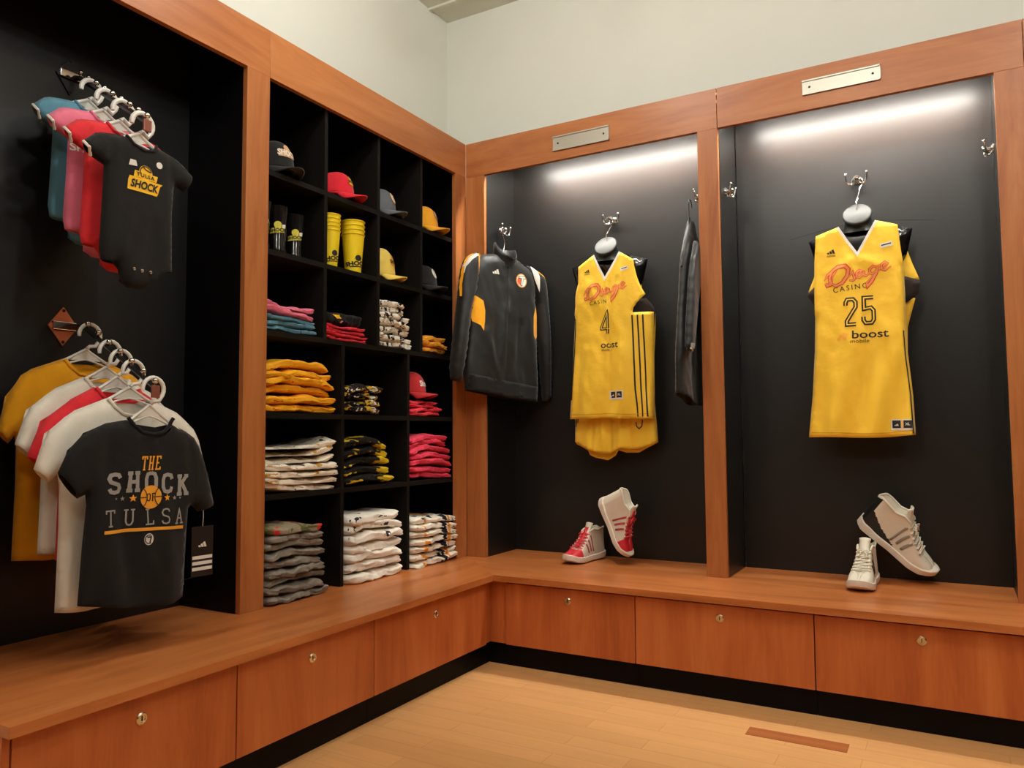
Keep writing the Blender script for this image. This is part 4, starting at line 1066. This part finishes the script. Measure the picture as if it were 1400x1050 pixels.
M_CBLK = cloth('cap_black', rgb(26, 25, 26)); M_CGRY = cloth('cap_grey', rgb(92, 96, 100)); M_CRED = cloth('cap_red', rgb(206, 34, 48))
M_CYEL = cloth('cap_yellow', rgb(238, 168, 44)); M_CYW = cloth('cap_pale_yellow', rgb(232, 204, 96)); M_BRD = cloth('cap_dark_red', rgb(168, 36, 38)); I_TAN = plain('ink_tan', rgb(206, 160, 110), rough=.6)
cap(-1.190, S5, M_CBLK, M_CBLK, 'black cap with gold and white logo in the top left cubbyhole', -2, .98, lg_shock(I_TAN, I_WHT, 1.25), x=-.125, tall=1.1)
cap(-.845, S5, M_CRED, M_CRED, 'red cap with small gold logo in the top row', 18, .92, lg_shock(I_YEL, I_BLK, .7), x=-.125)
cap(-.555, S5, M_CGRY, M_CGRY, 'grey cap in the top row between the red and the yellow cap', 14, .90, lg_ball(I_WHT, I_ORG, I_TAN), x=-.125, tall=1.08)
cap(-.225, S5, M_CYEL, M_CYEL, 'golden yellow cap with round badge in the top row', 16, .93, lg_ball(I_WHT, I_RED, I_BLK), x=-.125, tall=1.08)
cap(-.562, S4_, M_CYW, M_CYW, 'pale yellow cap tipped forward beside the yellow cup stacks', 22, .86, lg_shock(I_ORG, I_BLK, .9), x=-.120, tall=1.35)
cap(-.245, S4_, M_CBLK, M_CBLK, 'black cap with silver badge half hidden by a divider', 10, .88, lg_ball(I_WHT, I_GRY, I_GRY), x=-.11, tall=1.1)
cap(-.325, S2+.080, M_BRD, M_BRD, 'red cap resting on the pile of red folded T-shirts', 14, .92, [('lettering', [text2d('Shock', .03, (0, .022), bold=.001)], I_WHT, .002)], x=-.125)

P_YEL = plain('cup_yellow', rgb(236, 208, 32), rough=.35, spec=.4)
def make_cup(label, y, x, z, logo, group, sc=1.0):
    t = root('plastic_cup', label, 'cup', (x, y, z), R(0), group); m = MB(); t.scale = (sc, sc, sc**.5)
    m.lathe([(.001, .003), (.029, .003), (.0405, .150), (.043, .151), (.0435, .154), (.041, .156), (.0385, .152), (.0272, .0055), (.001, .005)][::1], (0, 0, 0), (0, 0, 1), 30)
    m.lathe([(.0, 0), (.029, 0), (.0295, .003), (.0, .003)], (0, 0, 0), (0, 0, 1), 30)
    m.build('cup_body', P_YEL, t, smooth=True)
    if logo:
        m = MB(); r = lambda h: .029+.0115*h/.15+.0006
        for vs, fs in [text2d('SHOCK', .022, (0, .036), bold=.0012, sx=1.15, rot=8), disc((.004, .058), .012, 14), ribbon([(-.026, .022), (.022, .026)], .004)]:
            m.add([(math.cos(u/.03-.35)*r(v), math.sin(u/.03-.35)*r(v), v) for u, v in vs], fs)
        m.build('print', I_BLK, t)
    return t
k0 = 0
for (nm, y, x, n, where) in (('front', -.918, -.072, 5, 'leftmost cup stack'), ('rear', -.812, -.185, 4, 'half-hidden rear cup stack'), ('right', -.778, -.072, 4, 'right-hand front cup stack')):
    for k in range(n):
        pos = ['bottom', 'second from the bottom', 'third from the bottom', 'fourth from the bottom', 'fifth and top'][k] if k < n-1 else 'topmost'
        make_cup(f'yellow plastic cup, {pos} of the {where}', y, x, S4_+.0005+k*(.0165 if n == 5 else .019), k == 0, 'nested yellow plastic cups', 1.18 if nm == 'right' else 1.0)
P_TUM = plain('smoked_plastic', rgb(14, 13, 12), rough=.12, spec=.6)
def tumbler(y, x, label, s=1.0, rz=0):
    t = root('drink_tumbler', label, 'tumbler', (x, y, S4_), R(rz), 'dark drink tumblers with yellow logo')
    MB().lathe([(.0, .0), (.034, 0), (.036, .012), (.032, .03), (.040, .150), (.043, .178), (.041, .180), (.038, .176), (.028, .02), (0, .018)], (0, 0, 0), (0, 0, 1), 28).build('tumbler_body', P_TUM, t, smooth=True)
    m = MB(); r = lambda h: .0335+.0065*(h-.03)/.12+.0012
    def wrap(sh): return [([(math.cos(u/.036-.45)*r(v), math.sin(u/.036-.45)*r(v), v) for u, v in vs], fs) for vs, fs in sh]
    for vs, fs in wrap([fillpoly([(-.03, .070), (.026, .078), (.028, .098), (-.024, .090)], .006), disc((0, .104), .014, 14)]): m.add(vs, fs)
    o = m.build('logo', plain('ink_lime', rgb(206, 196, 60), rough=.5), t, smooth='full')
    m = MB()
    for vs, fs in wrap([text2d('SHOCK', .018, (0, .084), bold=.0006, rot=6)]): m.add([(x_*1.03, y_*1.03, z_) for x_, y_, z_ in vs], fs)
    m.build('lettering', I_BLK, t)
    m = MB()
    for vs, fs in wrap([fillpoly([(.014, .092), (.028, .094), (.028, .108), (.014, .106)], .006)]): m.add([(x_*1.04, y_*1.04, z_) for x_, y_, z_ in vs], fs)
    m.build('sticker', I_WHT, t)
    return t
tumbler(-1.095, -.10, 'dark tumbler with yellow logo standing alone right of two others', rz=-8)
tumbler(-1.212, -.07, 'dark tumbler with yellow logo in the middle of three', rz=-10)
tumbler(-1.300, -.065, 'dark tumbler with yellow logo half hidden by the wooden post', rz=-10)

# ------------------------------------------------------------------ basketball shoes
def shoe(L, label, cap_m, heel_m, lace_m, stripe_m, body_m, sole_m, group=None, fronttab=True):
    """high-top shoe; local x heel->toe, z up, origin under the heel"""
    t = root('basketball_shoe', label, 'shoe', (0, 0, 0), 0, group); k = L/.30
    lerp = lambda tb, s: np.interp(s, [a for a, _ in tb], [b for _, b in tb])
    wt = [(0, .012), (.03, .026), (.10, .034), (.25, .036), (.45, .035), (.60, .042), (.74, .049), (.86, .045), (.94, .034), (.985, .016), (1, .004)]
    ht = [(0, .150), (.05, .163), (.12, .160), (.25, .150), (.36, .158), (.44, .150), (.50, .128), (.58, .104), (.68, .082), (.78, .064), (.88, .054), (.95, .044), (.99, .032), (1, .026)]
    zt = [(0, .014), (.08, .004), (.3, .003), (.7, .002), (.85, .006), (1, .022)]
    tw = [(0, .60), (.06, .78), (.2, .80), (.4, .74), (.5, .6), (1, .5)]       # ankle narrowing
    th = lambda s: np.interp(s, [0, .05, .10, .42, .50, .72, .78, 1], [.2, .6, .92, .92, .50, .34, .02, .0])   # opening half width fraction
    so = .026
    KO = 36
    def P(s, j):      # j in -KO..KO outer skin, 0 = middle of the opening
        w_, h, z0 = lerp(wt, s), lerp(ht, s), lerp(zt, s)+so*.7
        a = abs(j)/KO; sg = 1 if j >= 0 else -1
        o = th(s)
        if s < .46:
            q = 1-a; ww = w_*(1-(1-lerp(tw, s))*min(1, q*1.5)**.8); y = ww; z = z0+(h-z0)*q
            y *= 1+.10*math.sin(q*PI)*(.6 if s > .1 else .2)
            bl = max(0, (s-.36)/.10)
            ang = (1-a)*PI/2*.86; y2 = w_*math.cos(ang)**.55*(1)+o*w_*.35*math.sin(ang)**6; z2 = z0+(h-z0)*math.sin(ang)**.9
            y = y*(1-bl)+y2*bl; z = z*(1-bl)+z2*bl
        else:
            ang = (1-a)*PI/2*.86 if o > .05 else (1-a)*PI/2
            if .72 < s < .80: ang = (1-a)*PI/2*(.86+.14*(s-.72)/.08)
            y = w_*math.cos(ang)**.55+o*w_*.35*math.sin(ang)**6; z = z0+(h-z0)*math.sin(ang)**.9
        return Vector((s*.30, sg*y, z))*k
    S = [0, .012, .03]+[.045+.0165*i for i in range(28)]+[.52, .56, .60, .65, .70, .74, .78, .82, .86, .90, .93, .96, .98, .993, 1]
    nS = len(S); m = MB()
    for sg in (-1, 1):
        vs = []; fs = []; mi = []
        for s in S:
            for j in range(KO, 0, -1): vs.append(P(s, sg*j))
            e = P(s, sg*1)
            d = .05 if s < .46 else .006
            vs.append(e+Vector((0, -sg*.004*k, -.002*k))); vs.append(Vector((e.x, e.y*.75, e.z-d*k))); vs.append(Vector((e.x, 0, e.z-(d if .03 < s < .8 else 0)*k*1.1)))
        nk = KO+3
        for i in range(nS-1):
            for q in range(nk-1):
                f = (i*nk+q, (i+1)*nk+q, (i+1)*nk+q+1, i*nk+q+1); sm = (S[i]+S[i+1])/2
                z = 0
                if cap_m and sm > .735: z = 1
                if cap_m and sm > .66 and q < 4: z = 1
                if heel_m and q < KO and (sm < .055 or (q < 22-sm*44 and sm < .5)): z = 2
                m.f.append(tuple(x_+len(m.v) for x_ in f)); m.m.append(z)
        m.v += [tuple(v) for v in vs]
    o = m.build('upper', [body_m, cap_m or body_m, heel_m or body_m], t, smooth='full', merge=4e-4)
    # sole: outline lofted in four levels
    m = MB(); ol = []
    So = [0]+[x_ for x_ in S[1:-1]]+[1]
    for lv, (dw, dz) in enumerate(((-.004, 0), (.003, .004), (.005, .014), (.004, so), (-.002, so+.003))):
        ring = []
        for sg, seq in ((1, So), (-1, So[::-1])):
            for s in seq:
                w_ = lerp(wt, s)+dw; x = s*.30+(.004 if s > .5 else -.004)*(1 if lv in (1, 2, 3) else .2)*(abs(s-.5)*2)**6
                ring.append(Vector((x, sg*max(w_, .002), lerp(zt, s)+dz+(.006*math.exp(-((s-.12)/.1)**2) if lv >= 3 else 0)))*k)
        ol.append(ring)
    n = len(ol[0]); vs = [tuple(p) for r_ in ol for p in r_]
    fs = [(a*n+i, a*n+(i+1) % n, (a+1)*n+(i+1) % n, (a+1)*n+i) for a in range(4) for i in range(n)]
    hn = n//2
    for i in range(hn-1): fs.append((i, i+1, n-2-i, n-1-i)); fs.append((4*n+i, 4*n+n-1-i, 4*n+n-2-i, 4*n+i+1))
    m.add(vs, fs); m.build('sole', sole_m, t, smooth=True)
    # tongue
    m = MB(); vs = []; fs = []
    tp = [(.70, .066), (.62, .088), (.54, .112), (.47, .136), (.41, .158), (.375, .176), (.36, .186)]
    for (s, z) in tp:
        hw = .014+.008*(tp.index((s, z))/6)
        for q in range(-3, 4): vs.append(Vector((s*.30+.004-.010*(q/3)**2, q/3*hw, z-.005*(q/3)**2+.001))*k)
    for i in range(6):
        for q in range(6): fs.append((i*7+q, i*7+q+1, (i+1)*7+q+1, (i+1)*7+q))
    m.add(vs, fs); o = m.build('tongue', body_m if not cap_m else body_m, t, smooth='full'); md = o.modifiers.new('t', 'SOLIDIFY'); md.thickness = .006*k
    if cap_m:
        m = MB(); vs2 = []; 
        for (s, z) in tp[:5]:
            for q in (-1, 1): vs2.append(Vector((s*.30+.002, q*.010, z+.006))*k)
        m.add(vs2, [(2*i, 2*i+1, 2*i+3, 2*i+2) for i in range(4)]); o2 = m.build('tongue_strip', cap_m, o, smooth='full'); md = o2.modifiers.new('t', 'SOLIDIFY'); md.thickness = .002
    # laces
    m = MB(); ss = [.47, .52, .57, .62, .67, .72]
    for i, s in enumerate(ss):
        a, b = P(s, -6), P(s, 6); a2 = P(ss[min(i+1, 5)], -6)
        n_ = Vector((.004, 0, .004))*k
        mid = (a+b)/2+Vector((.003, 0, .007))*k
        m.tube([a+n_*.2, a+n_, mid, b+n_, b+n_*.2], .0027*k, 6)
        if i < 5: m.tube([a2+n_*.4, (a2+b)/2+Vector((.004, 0, .008))*k, b+n_], .0025*k, 6)
    a, b = P(.47, -6), P(.47, 6); c = (a+b)/2+Vector((.008, 0, .010))*k
    for sg in (-1, 1):
        m.tube([c, c+Vector((.008, sg*.014, .004))*k, c+Vector((.012, sg*.024, -.006))*k, c+Vector((.010, sg*.016, -.012))*k, c+Vector((.004, sg*.004, -.004))*k], .0022*k, 6)
        m.tube([c, c+Vector((.012, sg*.008, -.004))*k, c+Vector((.022, sg*.018, -.020))*k], .0022*k, 6)
    m.build('laces', lace_m, t, smooth=True)
    # three stripes on either side
    for sg in (-1, 1):
        for q in range(3):
            m = MB(); vs = []; s0 = .40+q*.075
            for i in range(9):
                f = i/8; j = sg*(9.2-6.4*f)*36/11; s = s0+.055*f
                for ds in (-.014, 0, .014):
                    p = P(s+ds, j); nrm = Vector((0, sg, .35)).normalized()
                    vs.append(p+nrm*.0018*k)
            m.add(vs, [(3*i+e, 3*i+e+1, 3*i+e+4, 3*i+e+3) for i in range(8) for e in (0, 1)])
            o = m.build('stripe', stripe_m, t, smooth='full'); md = o.modifiers.new('t', 'SOLIDIFY'); md.thickness = .0012; md.offset = 0
    # collar edge
    m = MB(); pts = [P(s, 1) for s in S if s <= .47][::-1]+[P(s, -1) for s in S if s <= .47]
    m.tube(pts, .0042*k, 7); m.build('collar_lining', body_m, t, smooth=True)
    return t
def orient(t, loc, xdir, zdir):
    x = Vector(xdir).normalized(); z = Vector(zdir); z = (z-x*z.dot(x)).normalized(); y = z.cross(x)
    m = Matrix((x, y, z)).transposed().to_4x4(); m.translation = Vector(loc)
    t.matrix_world = m; t.rotation_mode = 'XYZ'; t.rotation_euler = m.to_euler(); t.location = loc
S_WHT = plain('shoe_white', rgb(226, 218, 198), rough=.5, bump=.1, bscale=90)
S_RED = plain('shoe_red', rgb(212, 44, 56), rough=.45); S_LRED = plain('shoe_lace_red', rgb(222, 60, 72), rough=.7)
S_SOLE = plain('shoe_sole', rgb(232, 224, 208), rough=.35); S_BLK = plain('shoe_black', rgb(30, 34, 32), rough=.35); S_SILV = plain('shoe_silver', rgb(170, 168, 160), rough=.3, metal=.6)
S_PSTR = plain('shoe_rose', rgb(196, 84, 92), rough=.4, metal=.3)
a = shoe(.290, 'white and red basketball shoe standing upright on the bench', S_RED, None, S_LRED, S_PSTR, S_WHT, S_SOLE)
orient(a, (.612, .272, ZB), (-.20, -.98, 0), (0, 0, 1))
b = shoe(.290, 'white and red basketball shoe leaning heel up beside its partner', S_RED, None, S_LRED, S_PSTR, S_WHT, S_SOLE)
c = shoe(.300, 'white basketball shoe with black side stripes standing upright on the bench', None, None, S_WHT, S_BLK, S_WHT, S_SOLE)
orient(c, (1.822, .225, ZB), (-.07, -1, 0), (0, 0, 1))
d = shoe(.335, 'white basketball shoe with black heel leaning toe down beside its partner', None, S_BLK, S_WHT, S_SILV, S_WHT, S_SOLE)
xd = Vector((.44, -.02, -.90)); orient(b, Vector((.790, .125, ZB+.030))-xd.normalized()*.290, xd, (.90, -.22, .45))
xd = Vector((.78, .02, -.62)); orient(d, Vector((2.035, .252, ZB+.022))-xd.normalized()*.335, xd, (.55, -.34, .62))

# ------------------------------------------------------------------ track jacket on the corner hook
ZK = 1.15
jk = root('track_jacket', 'black track jacket with yellow panels and round T badge hanging at the corner', 'jacket', (.19, .05, ZK), R(66))
z = lambda P: [(u, v-ZK) for u, v in P]
PJ = z([(-.060, 1.900), (-.045, 1.870), (-.005, 1.845), (.040, 1.862), (.068, 1.895), (.11, 1.872), (.165, 1.845), (.205, 1.80), (.198, 1.70), (.205, 1.60), (.205, 1.42), (.208, 1.25), (.200, 1.175), (.10, 1.178), (-.02, 1.195), (-.15, 1.212), (-.232, 1.225),
     (-.245, 1.30), (-.225, 1.45), (-.215, 1.60), (-.205, 1.70), (-.215, 1.82), (-.16, 1.878), (-.10, 1.892)])
gj = Gar(PJ, [0, 1, 2, 3, 12, 13, 14, 15], .040, .06, [((-.02, 1.62-ZK), (-.05, 1.24-ZK), .022, .010), ((.08, 1.55-ZK), (.05, 1.24-ZK), .02, -.010), ((-.13, 1.50-ZK), (-.05, 1.24-ZK), .018, .010), ((.005, 1.84-ZK), (-.012, 1.20-ZK), .004, -.003)], 31, .007, soft=[1, 2, 3, 6, 7, 14, 17, 18, 21, 22], hem=.004)
cloth_obj('body', gj, C_NAV, jk, .013)
for sg, P, sd in ((-1, [(-.155, 1.895), (-.20, 1.880), (-.240, 1.850), (-.262, 1.79), (-.275, 1.68), (-.300, 1.50), (-.322, 1.33), (-.318, 1.26), (-.262, 1.245), (-.235, 1.36), (-.215, 1.50), (-.200, 1.62), (-.165, 1.72), (-.160, 1.80)], 32),
                  (1, [(.140, 1.868), (.20, 1.842), (.255, 1.815), (.272, 1.73), (.280, 1.60), (.286, 1.45), (.292, 1.30), (.290, 1.17), (.245, 1.165), (.230, 1.30), (.215, 1.45), (.205, 1.60), (.195, 1.70), (.160, 1.78)], 33)):
    gs_ = Gar(z(P), (), .045, .045, [((P[4][0]*.93, P[4][1]-ZK), (P[6][0]*.9, P[6][1]-ZK), .02, .006)], sd, .008, soft=[1, 2, 3, 4, 5, 6, 9, 10, 11, 12, 13], hem=.004)
    o = cloth_obj('sleeve', gs_, C_NAV, jk, .014, yoff=-.006)
    # shoulder piping
    if sg < 0:
        prnt('white_panel', gs_, [ribbon(z([(-.180, 1.876), (-.222, 1.850), (-.250, 1.810), (-.256, 1.775)]), [.012, .020, .012, .004])], I_WHT, jk, yoff=-.006, sub=o)
        prnt('piping', gs_, [ribbon(z([(-.195, 1.878), (-.228, 1.858), (-.252, 1.82), (-.268, 1.72), (-.272, 1.66)]), .006)], C_GLD, jk, lift=.0035, yoff=-.006, sub=o)
        prnt('gold_panel', gs_, [fillpoly(z([(-.182, 1.878), (-.166, 1.880), (-.162, 1.86), (-.168, 1.80), (-.172, 1.76), (-.184, 1.84)]), .01)], C_GLD, jk, yoff=-.006, sub=o)
    else:
        prnt('white_panel', gs_, [fillpoly(z([(.150, 1.856), (.188, 1.842), (.196, 1.80), (.200, 1.725), (.172, 1.79)]), .01)], I_WHT, jk, yoff=-.006, sub=o)
        prnt('piping', gs_, [ribbon(z([(.186, 1.838), (.222, 1.816), (.248, 1.797)]), .009)], C_GLD, jk, lift=.0035, yoff=-.006, sub=o)
prnt('gold_panel', gj, [fillpoly(z([(-.212, 1.665), (-.190, 1.672), (-.150, 1.648), (-.140, 1.60), (-.142, 1.545), (-.150, 1.500), (-.165, 1.525), (-.205, 1.545), (-.214, 1.60)]), .012)], C_GLD, jk)
prnt('gold_panel', gj, [fillpoly(z([(.200, 1.655), (.178, 1.64), (.165, 1.60), (.162, 1.50), (.176, 1.478), (.200, 1.500)]), .012)], C_GLD, jk)
prnt('maker_mark', gj, three_bars(z([(-.072, 1.790)])[0], .040), I_WHT, jk)
cb = z([(.083, 1.772)])[0]
o = prnt('badge', gj, [disc(cb, .036, 28, .95)], I_ORG, jk, lift=.0022)
prnt('badge_ring', gj, [disc(cb, .031, 28, .95)], I_WHT, jk, lift=.0032, sub=o)
prnt('badge_ball', gj, [disc((cb[0]-.008, cb[1]-.002), .020, 22)], plain('ink_brick', rgb(200, 84, 46), rough=.6), jk, lift=.0042, sub=o)
prnt('badge_letter', gj, [ribbon([(cb[0]-.020, cb[1]+.016), (cb[0]+.026, cb[1]+.016)], .013), ribbon([(cb[0]+.006, cb[1]+.016), (cb[0]-.002, cb[1]-.026)], .014)], I_BLK, jk, lift=.0050, sub=o)
prnt('badge_letter', gj, [ribbon([(cb[0]-.017, cb[1]+.016), (cb[0]+.023, cb[1]+.016)], .008), ribbon([(cb[0]+.006, cb[1]+.016), (cb[0]-.001, cb[1]-.023)], .009)], I_WHT, jk, lift=.0060, sub=o)
# zip, waistband, standing collar
prnt('zip', gj, [ribbon(z([(.010, 1.845), (.004, 1.60), (-.004, 1.40), (-.012, 1.23)]), .005)], plain('zip_black', rgb(12, 12, 12), rough=.5), jk, lift=.003)
PW = z([(-.238, 1.290), (.02, 1.255), (.205, 1.232), (.202, 1.160), (.02, 1.176), (-.230, 1.212)])
gw = Gar(PW, [0, 1, 3, 4], .044, .05, (), 35, .003, hem=.001)
cloth_obj('waistband', gw, cloth('rib_black', rgb(17, 15, 14), rough=.8), jk, .013)
m = MB(); vs = []; fs = []; n = 28
for lv, (zz, rx, ry, dy) in enumerate(((1.862, .070, .044, .0), (1.905, .064, .050, .000), (1.948, .062, .056, -.004), (1.945, .057, .051, -.004), (1.90, .056, .042, .002))):
    for q in range(n):
        a = 2*PI*q/n; fr = max(0, -math.sin(a))
        vs.append((.012+rx*math.cos(a), dy+ry*math.sin(a), zz-ZK-.070*fr*(1 if lv in (2, 3) else .45)-.012*math.cos(a)))
for lv in range(4):
    for q in range(n): fs.append((lv*n+q, lv*n+(q+1) % n, (lv+1)*n+(q+1) % n, (lv+1)*n+q))
m.add(vs, fs); o = m.build('collar', C_NAV, jk, smooth='full')
t = root('wire_hanger', 'chrome hook of the hanger inside the black track jacket', 'hanger', (.19, .05, 1.86), R(66))
h = 2.052-1.86; pts = [(0, 0, -.01), (0, 0, .03), (.004, 0, .07), (.010, 0, .10), (.004, 0, .125), (-.008, 0, .150)]+[(.004+.016*math.cos(R(a)), 0, .165+.018*math.sin(R(a))) for a in (200, 160, 120, 80, 40, 0, -40)]
MB().tube(pts, .0028, 8).build('hook', CHROME, t, smooth=True)
MB().tube([(-.17, 0, -.035), (-.08, 0, -.008), (0, 0, 0), (.08, 0, -.012), (.17, 0, -.05)], .010, 8).build('shoulder_bar', BPLAST, t, smooth=True)

# ------------------------------------------------------------------ dark garment seen edge-on at the upright
ZG = 1.10
t = root('black_shirt', 'black shirt hanging edge-on against the upright beside the number 4 jersey', 'shirt', (1.150, .05, ZG), R(90))
z = lambda P: [(u-.05, v-ZG) for u, v in P]
PB = z([(.02, 1.90), (.06, 1.96), (.12, 1.90), (.20, 1.84), (.235, 1.60), (.24, 1.30), (.235, 1.125), (.06, 1.115), (-.02, 1.13), (-.165, 1.165), (-.160, 1.34), (-.12, 1.50), (-.085, 1.66), (-.055, 1.78), (-.02, 1.84)])
gb_ = Gar(PB, [6, 7, 8], .026, .05, [((.05, 1.8-ZG), (.02, 1.15-ZG), .02, .010), ((-.03, 1.6-ZG), (-.09, 1.2-ZG), .018, -.010)], 36, .008, soft=[3, 4, 10, 11, 12], hem=.006)
cloth_obj('body', gb_, C_NAV, t, .014)
PBs = z([(-.02, 1.83), (.03, 1.84), (.04, 1.70), (-.02, 1.50), (-.09, 1.34), (-.165, 1.335), (-.135, 1.50), (-.085, 1.70)])
gs_ = Gar(PBs, (), .018, .03, (), 37, .005, soft=[3, 6, 7], hem=0)
cloth_obj('sleeve', gs_, C_NAV, t, .014, yoff=-.040)
prnt('hang_tag', gs_, [fillpoly(z([(-.155, 1.345), (-.105, 1.350), (-.110, 1.372), (-.15, 1.370)]), .01)], I_GRY, t, lift=.003, yoff=-.040)
prnt('tag_line', gs_, [ribbon(z([(-.158, 1.348), (-.10, 1.340)]), .005)], I_WHT, t, lift=.004, yoff=-.040)
t = root('wire_hanger', 'thin black wire hanger looping over the side hook above the black shirt', 'hanger', (1.150, .05, 1.85), R(90))
pts = [(-.055, 0, -.03), (-.02, 0, .05), (.0, 0, .10), (.0, 0, .13)]+[(.022+.024*math.cos(R(a)), 0, .165+.026*math.sin(R(a))) for a in range(215, -31, -25)]
MB().tube(pts, .0022, 7).build('hook', WIREM, t, smooth=True)
MB().tube([(-.13, 0, -.14), (-.06, 0, -.02), (.0, 0, .095), (.10, 0, .02), (.16, 0, -.05)], .004, 7).build('shoulder_bar', WIREM, t, smooth=True)
